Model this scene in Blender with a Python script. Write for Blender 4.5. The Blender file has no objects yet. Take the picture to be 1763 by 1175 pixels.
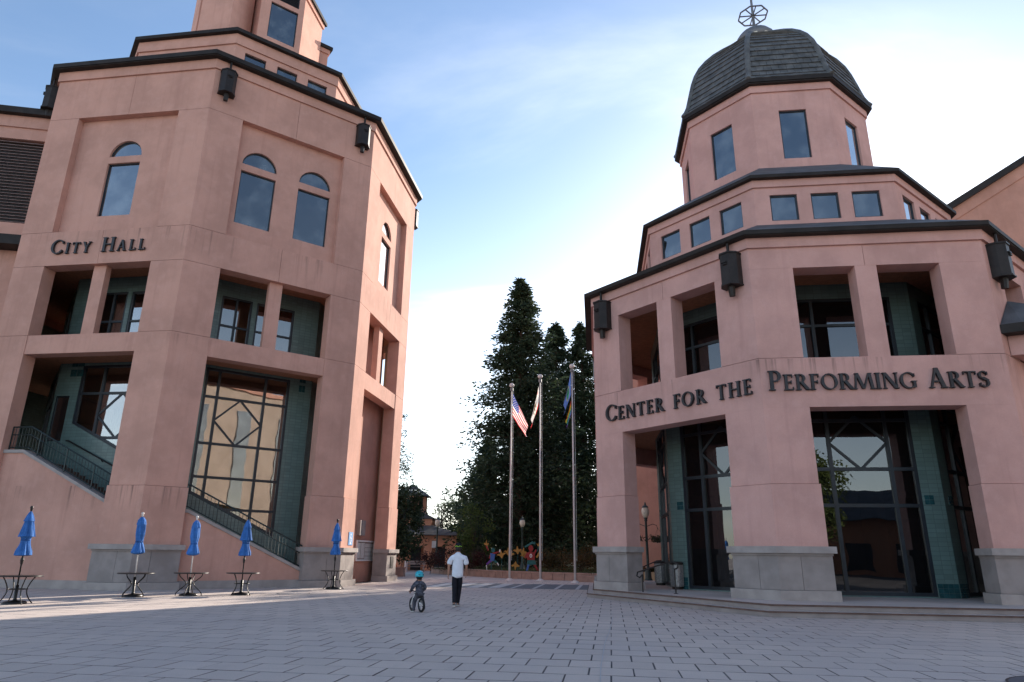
import bpy, bmesh, math, random
from math import sin, cos, tan, pi, radians, sqrt, atan2
from mathutils import Vector, Matrix
from mathutils.geometry import tessellate_polygon
import numpy as np

random.seed(7)
SC = bpy.context.scene
COL = SC.collection

# ------------------------------------------------------------------ camera
PITCH, ROLL, EYE = 0.3053226, 0.0120724, 1.5
cam = bpy.data.cameras.new('camera')
cam.sensor_width = 36.0
cam.lens = 1170.39 / 1763 * 36
cam.clip_end = 3000
cam_ob = bpy.data.objects.new('camera', cam)
COL.objects.link(cam_ob)
SC.camera = cam_ob
_r = Vector((1, 0, 0)); _u = Vector((0, -sin(PITCH), cos(PITCH))); _f = Vector((0, cos(PITCH), sin(PITCH)))
_X = _r * cos(ROLL) + _u * sin(ROLL)
_Y = -_r * sin(ROLL) + _u * cos(ROLL)
_M = Matrix((_X, _Y, -_f)).transposed().to_4x4()
_M.translation = Vector((0, 0, EYE))
cam_ob.matrix_world = _M

# ------------------------------------------------------------------ sky and sun
SUN_AZ, SUN_EL = radians(61), radians(20)      # azimuth counted from +X towards +Y
world = bpy.data.worlds.new('World')
SC.world = world
world.use_nodes = True
wn, wl = world.node_tree.nodes, world.node_tree.links
wn.clear()
w_out = wn.new('ShaderNodeOutputWorld')
w_bg = wn.new('ShaderNodeBackground')
sky = wn.new('ShaderNodeTexSky')
sky.sky_type = 'NISHITA'
sky.sun_disc = False
sky.sun_elevation = SUN_EL
sky.sun_rotation = pi / 2 - SUN_AZ
sky.air_density = 1.0
sky.dust_density = 0.45
sky.ozone_density = 2.0
w_bg.inputs['Strength'].default_value = 0.105
# thin high cloud: noise on the sky plane
w_tc = wn.new('ShaderNodeTexCoord')
w_sep = wn.new('ShaderNodeSeparateXYZ')
wl.new(w_tc.outputs['Generated'], w_sep.inputs[0])


def wmath(op, a, b=None, c=None):
    n = wn.new('ShaderNodeMath'); n.operation = op
    for i, v in enumerate((a, b, c)):
        if v is None: continue
        if isinstance(v, (int, float)): n.inputs[i].default_value = v
        else: wl.new(v, n.inputs[i])
    return n.outputs[0]


w_z = wmath('ADD', wmath('MAXIMUM', w_sep.outputs[2], 0.0), 0.18)
w_cmb = wn.new('ShaderNodeCombineXYZ')
wl.new(wmath('DIVIDE', w_sep.outputs[0], w_z), w_cmb.inputs[0])
wl.new(wmath('DIVIDE', w_sep.outputs[1], w_z), w_cmb.inputs[1])
w_map = wn.new('ShaderNodeMapping')
w_map.inputs['Rotation'].default_value = (0, 0, radians(28))
w_map.inputs['Scale'].default_value = (0.55, 1.25, 1)
w_map.inputs['Location'].default_value = (5, 5, 9)
wl.new(w_cmb.outputs[0], w_map.inputs['Vector'])
w_no = wn.new('ShaderNodeTexNoise')
w_no.inputs['Scale'].default_value = 1.5
w_no.inputs['Detail'].default_value = 9
w_no.inputs['Roughness'].default_value = 0.56
w_no.inputs['Distortion'].default_value = 0.5
wl.new(w_map.outputs[0], w_no.inputs['Vector'])
w_ramp = wn.new('ShaderNodeMapRange')
w_ramp.interpolation_type = 'SMOOTHSTEP'
w_ramp.inputs['From Min'].default_value = 0.49
w_ramp.inputs['From Max'].default_value = 0.84
w_ramp.inputs['To Max'].default_value = 0.6
wl.new(w_no.outputs['Fac'], w_ramp.inputs['Value'])
w_veil = wn.new('ShaderNodeMapRange')
w_veil.interpolation_type = 'SMOOTHSTEP'
w_veil.inputs['From Min'].default_value = 0.55
w_veil.inputs['From Max'].default_value = 0.05
w_veil.inputs['To Max'].default_value = 0.45
wl.new(w_sep.outputs[2], w_veil.inputs['Value'])
w_fac = wmath('MINIMUM', wmath('ADD', w_ramp.outputs[0], w_veil.outputs[0]), 0.8)
w_hsv = wn.new('ShaderNodeHueSaturation')
w_hsv.inputs['Saturation'].default_value = 0.22
w_hsv.inputs['Value'].default_value = 1.5
wl.new(sky.outputs[0], w_hsv.inputs['Color'])
w_mix = wn.new('ShaderNodeMix'); w_mix.data_type = 'RGBA'
wl.new(w_fac, w_mix.inputs['Factor'])
wl.new(sky.outputs[0], w_mix.inputs['A'])
wl.new(w_hsv.outputs[0], w_mix.inputs['B'])
wl.new(w_mix.outputs['Result'], w_bg.inputs['Color'])
wl.new(w_bg.outputs[0], w_out.inputs[0])

sun = bpy.data.lights.new('sun', 'SUN')
sun.energy = 4.3
sun.angle = radians(0.5)
sun.color = (1.0, 0.90, 0.78)
sun_ob = bpy.data.objects.new('sun', sun)
COL.objects.link(sun_ob)
_S = Vector((cos(SUN_EL) * cos(SUN_AZ), cos(SUN_EL) * sin(SUN_AZ), sin(SUN_EL)))
sun_ob.rotation_euler = _S.to_track_quat('Z', 'Y').to_euler()
sun_ob.location = _S * 80

SC.view_settings.view_transform = 'Standard'
SC.view_settings.look = 'None'
SC.view_settings.exposure = 1.29
SC.view_settings.gamma = 1.0
SC.view_settings.use_curve_mapping = False
SC.render.engine = 'CYCLES'
SC.cycles.max_bounces = 8
SC.cycles.transparent_max_bounces = 24
SC.cycles.use_denoising = True


# ------------------------------------------------------------------ materials
class NT:
    def __init__(s, name):
        s.m = bpy.data.materials.new(name); s.m.use_nodes = True
        s.n = s.m.node_tree.nodes; s.l = s.m.node_tree.links
        s.b = s.n['Principled BSDF']

    def new(s, t, **k):
        n = s.n.new(t)
        for a, v in k.items(): setattr(n, a, v)
        return n

    def link(s, a, b): s.l.new(a, b)

    def pos(s, scale=(1, 1, 1), kind='pos'):
        mp = s.new('ShaderNodeMapping')
        mp.inputs['Scale'].default_value = scale
        if kind == 'pos': s.link(s.new('ShaderNodeNewGeometry').outputs['Position'], mp.inputs[0])
        elif kind == 'uv': s.link(s.new('ShaderNodeTexCoord').outputs['UV'], mp.inputs[0])
        else: s.link(s.new('ShaderNodeTexCoord').outputs['Object'], mp.inputs[0])
        return mp.outputs[0]

    def noise(s, vec, scale, detail=4, rough=.55):
        n = s.new('ShaderNodeTexNoise')
        n.inputs['Scale'].default_value = scale; n.inputs['Detail'].default_value = detail
        n.inputs['Roughness'].default_value = rough
        if vec is not None: s.link(vec, n.inputs['Vector'])
        return n.outputs['Fac']

    def rng(s, v, a, b, c=0., d=1., smooth=True):
        n = s.new('ShaderNodeMapRange')
        if smooth: n.interpolation_type = 'SMOOTHSTEP'
        for i, q in zip(('From Min', 'From Max', 'To Min', 'To Max'), (a, b, c, d)): n.inputs[i].default_value = q
        s.link(v, n.inputs['Value']); return n.outputs[0]

    def math(s, op, a, b):
        n = s.new('ShaderNodeMath', operation=op)
        for i, v in enumerate((a, b)):
            if isinstance(v, (int, float)): n.inputs[i].default_value = v
            else: s.link(v, n.inputs[i])
        return n.outputs[0]

    def mix(s, f, a, b, mode='MIX'):
        n = s.new('ShaderNodeMix', data_type='RGBA', blend_type=mode)
        for k, v in (('Factor', f), ('A', a), ('B', b)):
            if isinstance(v, (int, float)): n.inputs[k].default_value = v
            elif isinstance(v, tuple): n.inputs[k].default_value = (*v[:3], 1)
            else: s.link(v, n.inputs[k])
        return n.outputs['Result']

    def col(s, v):
        if isinstance(v, tuple): s.b.inputs['Base Color'].default_value = (*v[:3], 1)
        else: s.link(v, s.b.inputs['Base Color'])

    def bump(s, h, strength=.3, dist=.02):
        b = s.new('ShaderNodeBump'); b.inputs['Strength'].default_value = strength; b.inputs['Distance'].default_value = dist
        s.link(h, b.inputs['Height']); s.link(b.outputs[0], s.b.inputs['Normal'])

    def set(s, rough=.7, metal=0., spec=.5):
        s.b.inputs['Roughness'].default_value = rough; s.b.inputs['Metallic'].default_value = metal
        s.b.inputs['Specular IOR Level'].default_value = spec


def simple(name, c, rough=.7, metal=0., spec=.4, var=.12, nscale=6., kind='pos', bump=0.):
    t = NT(name); t.set(rough, metal, spec)
    v = t.noise(t.pos(kind=kind), nscale, 3)
    dark = tuple(x * (1 - var) for x in c); lite = tuple(min(1, x * (1 + var)) for x in c)
    t.col(t.mix(t.rng(v, .3, .7), dark, lite))
    if bump: t.bump(t.noise(t.pos(kind=kind), nscale * 6, 3), bump, .01)
    return t.m


def stucco(name, c, zstains=(), mott=.12):
    t = NT(name); t.set(.92, 0, .2)
    p = t.pos()
    big = t.noise(p, .55, 5, .6); med = t.noise(p, 2.3, 5, .6)
    fine = t.noise(p, 38, 3, .7)
    stre = t.noise(t.pos((3.4, 3.4, .16)), 1.0, 6, .65)
    a = tuple(x * (1 - mott) for x in c); b = tuple(x * (1 + mott * .75) for x in c)
    k = t.mix(t.rng(big, .33, .68), a, b)
    k = t.mix(t.rng(med, .45, .75, 0, .38), k, tuple(x * y for x, y in zip(c, (1.13, 1.2, 1.26))))
    k = t.mix(t.rng(stre, .5, .78, 0, .40), k, tuple(x * y for x, y in zip(c, (.72, .66, .66))))
    k = t.mix(t.rng(fine, .35, .75, 0, .26), k, tuple(x * .75 for x in c))
    sep = t.new('ShaderNodeSeparateXYZ'); t.link(t.pos(), sep.inputs[0])
    for z, ln, s in zstains:
        drip = t.noise(t.pos((5.5, 5.5, .18)), 1.0, 4, .65)
        g = t.rng(sep.outputs[2], z - ln, z, 0, 1, False)
        g = t.math('MULTIPLY', g, t.math('LESS_THAN', sep.outputs[2], z))
        patch = t.rng(t.noise(t.pos((.5, .5, .02)), 1, 2), .42, .62)
        d = t.math('MULTIPLY', t.rng(drip, .5, .72), t.math('MULTIPLY', g, patch))
        k = t.mix(t.math('MULTIPLY', d, s), k, (.10, .06, .05))
    t.col(k)
    t.bump(t.math('ADD', t.math('MULTIPLY', fine, .4), med), .25, .012)
    return t.m


def glass_mat(name, tint, base_refl, ior_pow, opaque, rough=0.01):
    """glass that mirrors by the angle it is seen at and lets the rest through"""
    t = NT(name); n = t.n
    out = n['Material Output']
    gl = t.new('ShaderNodeBsdfGlossy'); gl.inputs['Roughness'].default_value = rough
    gl.inputs['Color'].default_value = (.95, .97, 1, 1)
    wav = t.new('ShaderNodeBump'); wav.inputs['Strength'].default_value = .04; wav.inputs['Distance'].default_value = .05
    t.link(t.noise(t.pos(), 1.1, 1), wav.inputs['Height']); t.link(wav.outputs[0], gl.inputs['Normal'])
    tr = t.new('ShaderNodeBsdfTransparent'); tr.inputs['Color'].default_value = (*tint, 1)
    df = t.new('ShaderNodeBsdfDiffuse'); df.inputs['Color'].default_value = (tint[0] * .03, tint[1] * .03, tint[2] * .035, 1)
    if opaque > .5: t.link(t.mix(t.rng(t.noise(t.pos(), .75, 3, .6), .42, .72), tuple(x * .025 for x in tint), (.13, .15, .155)), df.inputs['Color'])  # pale blotches painted into the pane for reflections and glimpsed rooms
    mx = t.new('ShaderNodeMixShader'); mx.inputs[0].default_value = opaque
    t.link(tr.outputs[0], mx.inputs[1]); t.link(df.outputs[0], mx.inputs[2])
    lw = t.new('ShaderNodeLayerWeight'); lw.inputs['Blend'].default_value = .5
    f = t.math('ADD', base_refl, t.math('MULTIPLY', t.math('POWER', lw.outputs['Facing'], ior_pow), 1 - base_refl))
    m2 = t.new('ShaderNodeMixShader'); t.link(f, m2.inputs[0]); t.link(mx.outputs[0], m2.inputs[1]); t.link(gl.outputs[0], m2.inputs[2])
    n.remove(t.b); t.link(m2.outputs[0], out.inputs[0])
    return t.m


def tile_mat(name, c, mortar, w, h):
    t = NT(name); t.set(.28, 0, .5)
    br = t.new('ShaderNodeTexBrick'); br.offset = 0
    t.link(t.pos(kind='uv'), br.inputs['Vector'])
    br.inputs['Scale'].default_value = 1; br.inputs['Brick Width'].default_value = w; br.inputs['Row Height'].default_value = h
    br.inputs['Mortar Size'].default_value = .008; br.inputs['Mortar Smooth'].default_value = .3
    br.inputs['Color1'].default_value = (*[x * .86 for x in c], 1); br.inputs['Color2'].default_value = (*[x * 1.12 for x in c], 1)
    br.inputs['Mortar'].default_value = (*mortar, 1)
    t.col(t.mix(t.rng(t.noise(t.pos(), 1.5, 4), .3, .7, 0, .35), br.outputs['Color'], tuple(x * .8 for x in c)))
    t.bump(t.math('SUBTRACT', 1.0, br.outputs['Fac']), .4, .005)
    return t.m


def leaf_mat(name, c, c2, nscale=.7, trans=.25):
    t = NT(name); t.set(.65, 0, .25)
    v = t.noise(t.pos(), nscale, 4); v2 = t.noise(t.pos(), 9, 2)
    k = t.mix(t.rng(v, .35, .65), c, c2)
    t.col(t.mix(t.rng(v2, .4, .7, 0, .5), k, tuple(x * .55 for x in c)))
    t.b.inputs['Subsurface Weight'].default_value = 0
    tl = t.new('ShaderNodeBsdfTranslucent'); t.link(k, tl.inputs['Color'])
    mx = t.new('ShaderNodeMixShader'); mx.inputs[0].default_value = trans
    t.link(t.b.outputs[0], mx.inputs[1]); t.link(tl.outputs[0], mx.inputs[2])
    t.link(mx.outputs[0], t.n['Material Output'].inputs[0])
    return t.m


def flag_mat(name, c):
    t = NT(name); t.set(.85, 0, .2)
    k = t.mix(t.rng(t.noise(t.pos(), 4, 3), .3, .7), tuple(x * .93 for x in c), c); t.col(k)
    tl = t.new('ShaderNodeBsdfTranslucent'); t.link(k, tl.inputs['Color'])
    mx = t.new('ShaderNodeMixShader'); mx.inputs[0].default_value = .5
    t.link(t.b.outputs[0], mx.inputs[1]); t.link(tl.outputs[0], mx.inputs[2]); t.link(mx.outputs[0], t.n['Material Output'].inputs[0])
    return t.m


def paver_mat():
    t = NT('paver_concrete'); t.set(.85, 0, .3)
    info = t.new('ShaderNodeObjectInfo')
    at = t.new('ShaderNodeAttribute'); at.attribute_name = 'tone'
    tone = t.math('ADD', at.outputs['Fac'], t.math('MULTIPLY', info.outputs['Random'], .0))
    p = t.pos()
    wn_ = t.new('ShaderNodeTexWhiteNoise'); wn_.noise_dimensions = '3D'
    c = (.60, .50, .435)
    k = t.mix(t.rng(tone, 0, 1, 0, 1, False), tuple(x * .93 for x in c), tuple(x * 1.05 for x in c))
    k = t.mix(t.rng(t.noise(p, .22, 5), .38, .66, 0, .5), k, (.46, .40, .38))
    k = t.mix(t.rng(t.noise(p, 1.7, 6, .65), .5, .72, 0, .3), k, (.40, .335, .31))
    k = t.mix(t.rng(t.noise(p, .9, 7, .75), .58, .66, 0, .22), k, (.36, .29, .26))
    k = t.mix(t.rng(t.noise(p, 60, 2), .4, .7, 0, .25), k, (.24, .23, .23))
    t.col(k); t.bump(t.noise(p, 45, 3), .2, .006)
    return t.m


PINK = (.575, .318, .25)
M = dict(
    stucco_ch=stucco('pink_stucco_city', PINK, ((15.93, 1.5, .8), (4.08, 1.1, .75), (10.7, .8, .3))),
    stucco_cp=stucco('pink_stucco_arts', (.60, .345, .30), ((7.84, .75, .8), (1.8, .5, .3), (13.9, .9, .5))),
    stucco_soft=stucco('pink_stucco_plain', (.54, .285, .215)),
    stucco_pav=stucco('orange_stucco', (.66, .33, .215)),
    stucco_far=stucco('sunny_stucco', (.46, .36, .29)),
    stucco_tan=stucco('tan_stucco', (.52, .36, .22)),
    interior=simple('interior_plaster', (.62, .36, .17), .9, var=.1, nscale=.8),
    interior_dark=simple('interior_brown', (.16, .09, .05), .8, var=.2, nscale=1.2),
    stone=simple('grey_stone', (.29, .25, .235), .85, var=.13, nscale=1.6, bump=.15),
    stone_cap=simple('grey_stone_cap', (.35, .305, .285), .85, var=.12, nscale=2.0, bump=.15),
    grout=simple('grout', (.10, .092, .092), .95, var=.5, nscale=1.3),
    paver=paver_mat(), paver_edge=simple('dirty_paver_edge', (.25, .21, .195), .95, var=.5, nscale=1.1),
    ground=simple('pale_concrete', (.50, .43, .39), .9, var=.12, nscale=.5, bump=.1),
    dark_strip=simple('dark_granite_strip', (.10, .105, .12), .6, var=.2, nscale=3),
    pale_strip=simple('pale_granite_strip', (.42, .42, .43), .6, var=.12, nscale=3),
    metal=simple('brown_black_metal', (.024, .019, .018), .5, .1, .3, .25, 3),
    gutter=simple('dark_bronze_gutter', (.024, .019, .017), .6, .0, .25, .25, 2),
    mullion=simple('blue_black_frame', (.018, .024, .032), .4, .1, .5, .2, 2),
    rail=simple('green_black_rail', (.022, .035, .035), .45, .2, .5, .2, 5),
    letter=simple('dark_bronze_letter', (.03, .03, .034), .5, .3, .5, .2, 5),
    roof=simple('dark_roof', (.085, .085, .09), .7, 0, .4, .25, 1.5, bump=.2),
    tile=simple('roof_tile', (.105, .106, .105), .6, 0, .4, .3, 2.3, bump=.25),
    tile_edge=simple('tile_end', (.16, .14, .12), .8),
    louvre=simple('brown_louvre', (.20, .13, .115), .6, var=.2),
    zinc=simple('zinc', (.16, .16, .17), .55, .3, .5, .2, 2),
    teal=tile_mat('teal_glazed_tile', (.125, .195, .185), (.07, .105, .10), .30, .15),
    teal_dark=simple('dark_teal_tile', (.02, .075, .085), .25, 0, .5, .25, 5),
    glass=glass_mat('clear_glass', (.66, .63, .56), .21, 2.2, .08),
    glass_arts=glass_mat('dark_glass', (.42, .43, .43), .10, 2.5, .3),
    glass_up=glass_mat('blue_glass', (.5, .55, .6), .16, 1.9, .8),
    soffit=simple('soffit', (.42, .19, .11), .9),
    brick_floor=simple('brown_tread', (.13, .08, .065), .85, var=.2, nscale=5),
    trunk=simple('bark', (.075, .05, .038), .9, var=.3, nscale=3),
    pale_trunk=simple('pale_bark', (.25, .22, .19), .9, var=.3, nscale=3),
    redwood=leaf_mat('redwood_needles', (.024, .040, .022), (.050, .070, .032)),
    cedar=leaf_mat('cedar_needles', (.035, .062, .048), (.055, .085, .060)),
    darkleaf=leaf_mat('dark_leaves', (.030, .042, .024), (.045, .062, .028)),
    magnolia=leaf_mat('magnolia_leaves', (.026, .045, .022), (.05, .075, .032), 1.2, .12),
    limeleaf=leaf_mat('yellow_green_leaves', (.10, .13, .028), (.07, .10, .03)),
    paleleaf=leaf_mat('pale_leaves', (.09, .11, .06), (.06, .085, .04)),
    redleaf=leaf_mat('red_leaves', (.085, .022, .020), (.045, .026, .018), 1.5),
    rustleaf=leaf_mat('rust_leaves', (.12, .058, .020), (.06, .055, .02), 1.3),
    grass=leaf_mat('lawn_grass', (.055, .075, .025), (.09, .085, .035), 1.0, .15),
    planter=simple('pink_granite', (.34, .215, .175), .75, var=.15, nscale=2.5, bump=.1),
    planter_cap=simple('pink_granite_cap', (.36, .215, .17), .7, var=.15, nscale=2.5),
    pole=simple('satin_aluminium', (.62, .57, .55), .6, .0, .5, .06, 3),
    fabric=simple('blue_canvas', (.012, .12, .40), .85, 0, .2, .2, 5, 'obj'),
    fabric_in=simple('blue_canvas_dark', (.01, .09, .32), .9, 0, .2, .2, 5, 'obj'),
    black=simple('black_iron', (.016, .014, .014), .4, .3, .5, .2, 8),
    white_pole=simple('white_pole', (.62, .58, .55), .5, .1, .5, .08, 8),
    globe=simple('cream_globe', (.66, .60, .48), .3, 0, .5, .06, 4),
    lamp_green=simple('green_lamp_post', (.035, .055, .05), .5, .2, .5, .2, 5),
    steel=simple('perforated_steel', (.26, .26, .265), .4, .6, .5, .25, 14),
    orange=simple('cone_orange', (.75, .12, .02), .6),
    white=simple('white_paint', (.78, .78, .77), .6, var=.05),
    paper=simple('notice_paper', (.60, .60, .58), .8, var=.08),
    sign_blue=simple('sign_blue', (.10, .30, .62), .5, var=.06),
    skin=simple('skin', (.42, .22, .15), .6, 0, .4, .06, 12, 'obj'),
    hair=simple('dark_hair', (.018, .013, .011), .6, 0, .4, .2, 30, 'obj'),
    tee=simple('white_cotton', (.72, .74, .80), .9, 0, .2, .06, 8, 'obj', .1),
    trousers=simple('black_trousers', (.014, .014, .02), .85, 0, .2, .25, 8, 'obj', .1),
    sole=simple('white_sole', (.62, .60, .57), .7),
    shoe=simple('grey_shoe', (.10, .09, .085), .7, 0, .3, .4, 25, 'obj'),
    neon=simple('yellow_green_band', (.45, .75, .06), .6),
    camo=simple('grey_patterned_cloth', (.075, .078, .10), .9, 0, .2, .65, 16, 'obj', .1),
    camo2=simple('grey_trousers', (.07, .07, .085), .9, 0, .2, .35, 10, 'obj', .1),
    helmet=simple('turquoise_shell', (.03, .40, .50), .35, 0, .5, .06, 6, 'obj'),
    rubber=simple('tyre_rubber', (.015, .015, .016), .8),
    red=simple('red_paint', (.30, .025, .025), .6), yellow=simple('yellow_orange_paint', (.42, .21, .04), .6),
    teal_paint=simple('teal_paint', (.025, .13, .13), .6), purple=simple('purple_cloth', (.15, .06, .30), .8),
    blue_paint=simple('blue_paint', (.06, .14, .42), .6),
    flag_red=flag_mat('flag_red', (.62, .05, .06)), flag_white=flag_mat('flag_white', (.80, .77, .74)),
    flag_navy=flag_mat('flag_navy', (.06, .08, .30)), flag_blue=flag_mat('flag_blue', (.20, .33, .74)),
    flag_green=flag_mat('flag_green', (.06, .38, .2)), flag_seal=flag_mat('flag_seal', (.50, .50, .36)),
    flag_brown=flag_mat('flag_brown', (.2, .11, .06)), flag_orange=flag_mat('flag_orange', (.80, .25, .03)),
    flag_yellow=flag_mat('flag_yellow', (.80, .64, .07)),
)


for k_ in ('fabric', 'fabric_in'):           # sun-faded cloth: every umbrella a little different
    nt_ = M[k_].node_tree; b_ = nt_.nodes['Principled BSDF']; src = b_.inputs['Base Color'].links[0].from_socket
    oi_ = nt_.nodes.new('ShaderNodeObjectInfo'); mr_ = nt_.nodes.new('ShaderNodeMapRange'); hs_ = nt_.nodes.new('ShaderNodeHueSaturation')
    mr_.inputs['To Min'].default_value = .75; mr_.inputs['To Max'].default_value = 1.15
    nt_.links.new(oi_.outputs['Random'], mr_.inputs['Value']); nt_.links.new(mr_.outputs[0], hs_.inputs['Value']); hs_.inputs['Saturation'].default_value = .93
    nt_.links.new(src, hs_.inputs['Color']); nt_.links.new(hs_.outputs[0], b_.inputs['Base Color'])


# ------------------------------------------------------------------ mesh and object helpers
class MB:
    def __init__(s): s.v = []; s.f = []; s.uv = []; s.mi = []

    def vs(s, pts):
        i = len(s.v); s.v += [tuple(p) for p in pts]; return i

    def face(s, idx, uv=None, mi=0): s.f.append(tuple(idx)); s.uv.append(uv); s.mi.append(mi)

    def poly(s, pts, uv=None, mi=0):
        i = s.vs(pts); s.face(range(i, i + len(pts)), uv, mi)

    def prism(s, plan, z0, z1, mi=0):
        """plan: list of (x,y); z0,z1 numbers or lists per corner"""
        n = len(plan)
        a0 = z0 if hasattr(z0, '__len__') else [z0] * n
        a1 = z1 if hasattr(z1, '__len__') else [z1] * n
        ar = sum(plan[i][0] * plan[(i + 1) % n][1] - plan[(i + 1) % n][0] * plan[i][1] for i in range(n))
        if ar < 0: plan = plan[::-1]; a0 = list(a0)[::-1]; a1 = list(a1)[::-1]
        b = s.vs([(p[0], p[1], z) for p, z in zip(plan, a0)]); t = s.vs([(p[0], p[1], z) for p, z in zip(plan, a1)])
        s.face([b + i for i in range(n)][::-1], None, mi); s.face([t + i for i in range(n)], None, mi)
        d = 0.
        for i in range(n):
            j = (i + 1) % n; L = math.dist(plan[i], plan[j])
            s.face((b + i, b + j, t + j, t + i), [(d, a0[i]), (d + L, a0[j]), (d + L, a1[j]), (d, a1[i])], mi); d += L

    def box(s, c, size, rz=0., mi=0):
        x, y, z = (q / 2 for q in size); R = Matrix.Rotation(rz, 2)
        pl = [R @ Vector(q) for q in ((-x, -y), (x, -y), (x, y), (-x, y))]
        s.prism([(c[0] + p.x, c[1] + p.y) for p in pl], c[2] - z, c[2] + z, mi)

    def bar(s, a, b, w, h=None, up=Vector((0, 0, 1)), mi=0):
        a, b = Vector(a), Vector(b); h = h or w; d = (b - a)
        if d.length < 1e-6: return
        d.normalize()
        if abs(d.dot(up)) > .98: up = Vector((1, 0, 0))
        sd = d.cross(up).normalized(); u = sd.cross(d)
        q = [sd * (sx * w / 2) + u * (sy * h / 2) for sx, sy in ((-1, -1), (1, -1), (1, 1), (-1, 1))]
        i = s.vs([a + k for k in q]); j = s.vs([b + k for k in q])
        s.face((i, i + 1, i + 2, i + 3), None, mi); s.face((j + 3, j + 2, j + 1, j), None, mi)
        for k in range(4):
            l = (k + 1) % 4; s.face((i + l, i + k, j + k, j + l), None, mi)

    def tube(s, pts, r, n=8, caps=True, mi=0):
        pts = [Vector(p) for p in pts]; rs = r if hasattr(r, '__len__') else [r] * len(pts)
        rings = []; prev = None
        for k, p in enumerate(pts):
            d = (pts[min(k + 1, len(pts) - 1)] - pts[max(k - 1, 0)]).normalized()
            if prev is None:
                ref = Vector((0, 0, 1)) if abs(d.z) < .9 else Vector((1, 0, 0)); a = d.cross(ref).normalized()
            else:
                a = (prev - d * prev.dot(d)).normalized()
            prev = a; b = d.cross(a)
            rings.append(s.vs([p + (a * cos(2 * pi * i / n) + b * sin(2 * pi * i / n)) * rs[k] for i in range(n)]))
        for A, B in zip(rings, rings[1:]):
            for i in range(n):
                j = (i + 1) % n; s.face((A + i, A + j, B + j, B + i), None, mi)
        if caps:
            s.face([rings[0] + i for i in range(n)][::-1], None, mi); s.face([rings[-1] + i for i in range(n)], None, mi)

    def lathe(s, prof, n=16, c=(0, 0, 0), mod=None, mi=0, caps=True):
        rings = []
        for r, z in prof:
            rings.append(s.vs([(c[0] + (r if not mod else r * mod(2 * pi * i / n, z)) * cos(2 * pi * i / n),
                                c[1] + (r if not mod else r * mod(2 * pi * i / n, z)) * sin(2 * pi * i / n), c[2] + z) for i in range(n)]))
        for A, B in zip(rings, rings[1:]):
            for i in range(n):
                j = (i + 1) % n; s.face((A + i, A + j, B + j, B + i), None, mi)
        if caps:
            s.face([rings[0] + i for i in range(n)][::-1], None, mi); s.face([rings[-1] + i for i in range(n)], None, mi)

    def extr(s, P, outer, holes, d0, d1, back=True, mi=0, sides=True):
        """P(u,d,z) -> point; outer and holes are loops of (u,z); front at depth d0, back at d1"""
        def area(L): return sum(L[i][0] * L[(i + 1) % len(L)][1] - L[(i + 1) % len(L)][0] * L[i][1] for i in range(len(L)))
        outer = outer if area(outer) > 0 else outer[::-1]
        holes = [h if area(h) < 0 else h[::-1] for h in holes]
        loops = [outer] + holes
        tri = tessellate_polygon([[Vector((u, z, 0)) for u, z in L] for L in loops])
        flat = [q for L in loops for q in L]
        i = s.vs([P(u, d0, z) for u, z in flat]); j = s.vs([P(u, d1, z) for u, z in flat])
        for t in tri:
            a = [flat[k] for k in t]
            if (a[1][0] - a[0][0]) * (a[2][1] - a[0][1]) - (a[2][0] - a[0][0]) * (a[1][1] - a[0][1]) < 0: t = t[::-1]; a = a[::-1]
            s.face([i + k for k in t], list(a), mi)
            if back: s.face([j + k for k in t][::-1], list(a[::-1]), mi)
        o = 0
        for li, L in enumerate(loops):
            n = len(L)
            if li > 0 or sides:
                for k in range(n):
                    l = (k + 1) % n
                    s.face((i + o + l, i + o + k, j + o + k, j + o + l), [(L[l][0], L[l][1]), L[k], (L[k][0] + .3, L[k][1]), (L[l][0] + .3, L[l][1])], mi)
            o += n

    def mesh(s, name, mats, org=(0, 0, 0), smooth=False):
        me = bpy.data.meshes.new(name)
        me.from_pydata([(x - org[0], y - org[1], z - org[2]) for x, y, z in s.v], [], s.f)
        for m in (mats if isinstance(mats, (list, tuple)) else [mats]): me.materials.append(m)
        if any(u is not None for u in s.uv):
            lay = me.uv_layers.new(name='UVMap'); k = 0; buf = []
            for f, u in zip(s.f, s.uv):
                for q in range(len(f)): buf += list(u[q]) if u is not None else [0., 0.]
            lay.data.foreach_set('uv', buf)
        if any(s.mi): me.polygons.foreach_set('material_index', s.mi)
        if smooth: me.polygons.foreach_set('use_smooth', [True] * len(s.f))
        me.update(); return me

    def build(s, name, mat, parent=None, loc=None, smooth=False):
        """world-space vertices when loc is None; the object's origin is its parent's (or loc)"""
        org = wl_(parent) if parent is not None else (loc or (0, 0, 0))
        return obj(name, s.mesh(name, mat, org, smooth), parent, None if parent is not None else org)

    def local(s, name, mat, parent, smooth=False):
        return obj(name, s.mesh(name, mat, (0, 0, 0), smooth), parent, None)


def wl_(o):
    v = Vector((0, 0, 0))
    while o is not None: v += o.location; o = o.parent
    return v


def obj(name, me, parent=None, loc=None):
    o = bpy.data.objects.new(name, me); COL.objects.link(o)
    if parent is not None: o.parent = parent
    if loc is not None: o.location = loc
    return o


def tag(o, label, cat, group=None):
    o['label'] = label; o['category'] = cat
    if group: o['group'] = group
    return o


def thing(name, label, cat, loc=(0, 0, 0), rz=0., group=None):
    o = bpy.data.objects.new(name, None); COL.objects.link(o)
    o.empty_display_size = .2; o.location = loc; o.rotation_euler = (0, 0, rz)
    return tag(o, label, cat, group)


def struct(o): o['kind'] = 'structure'; return o


def copy_tree(o, parent=None):
    c = o.copy(); COL.objects.link(c)
    if parent is not None: c.parent = parent
    for ch in list(o.children): copy_tree(ch, c)
    return c


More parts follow.
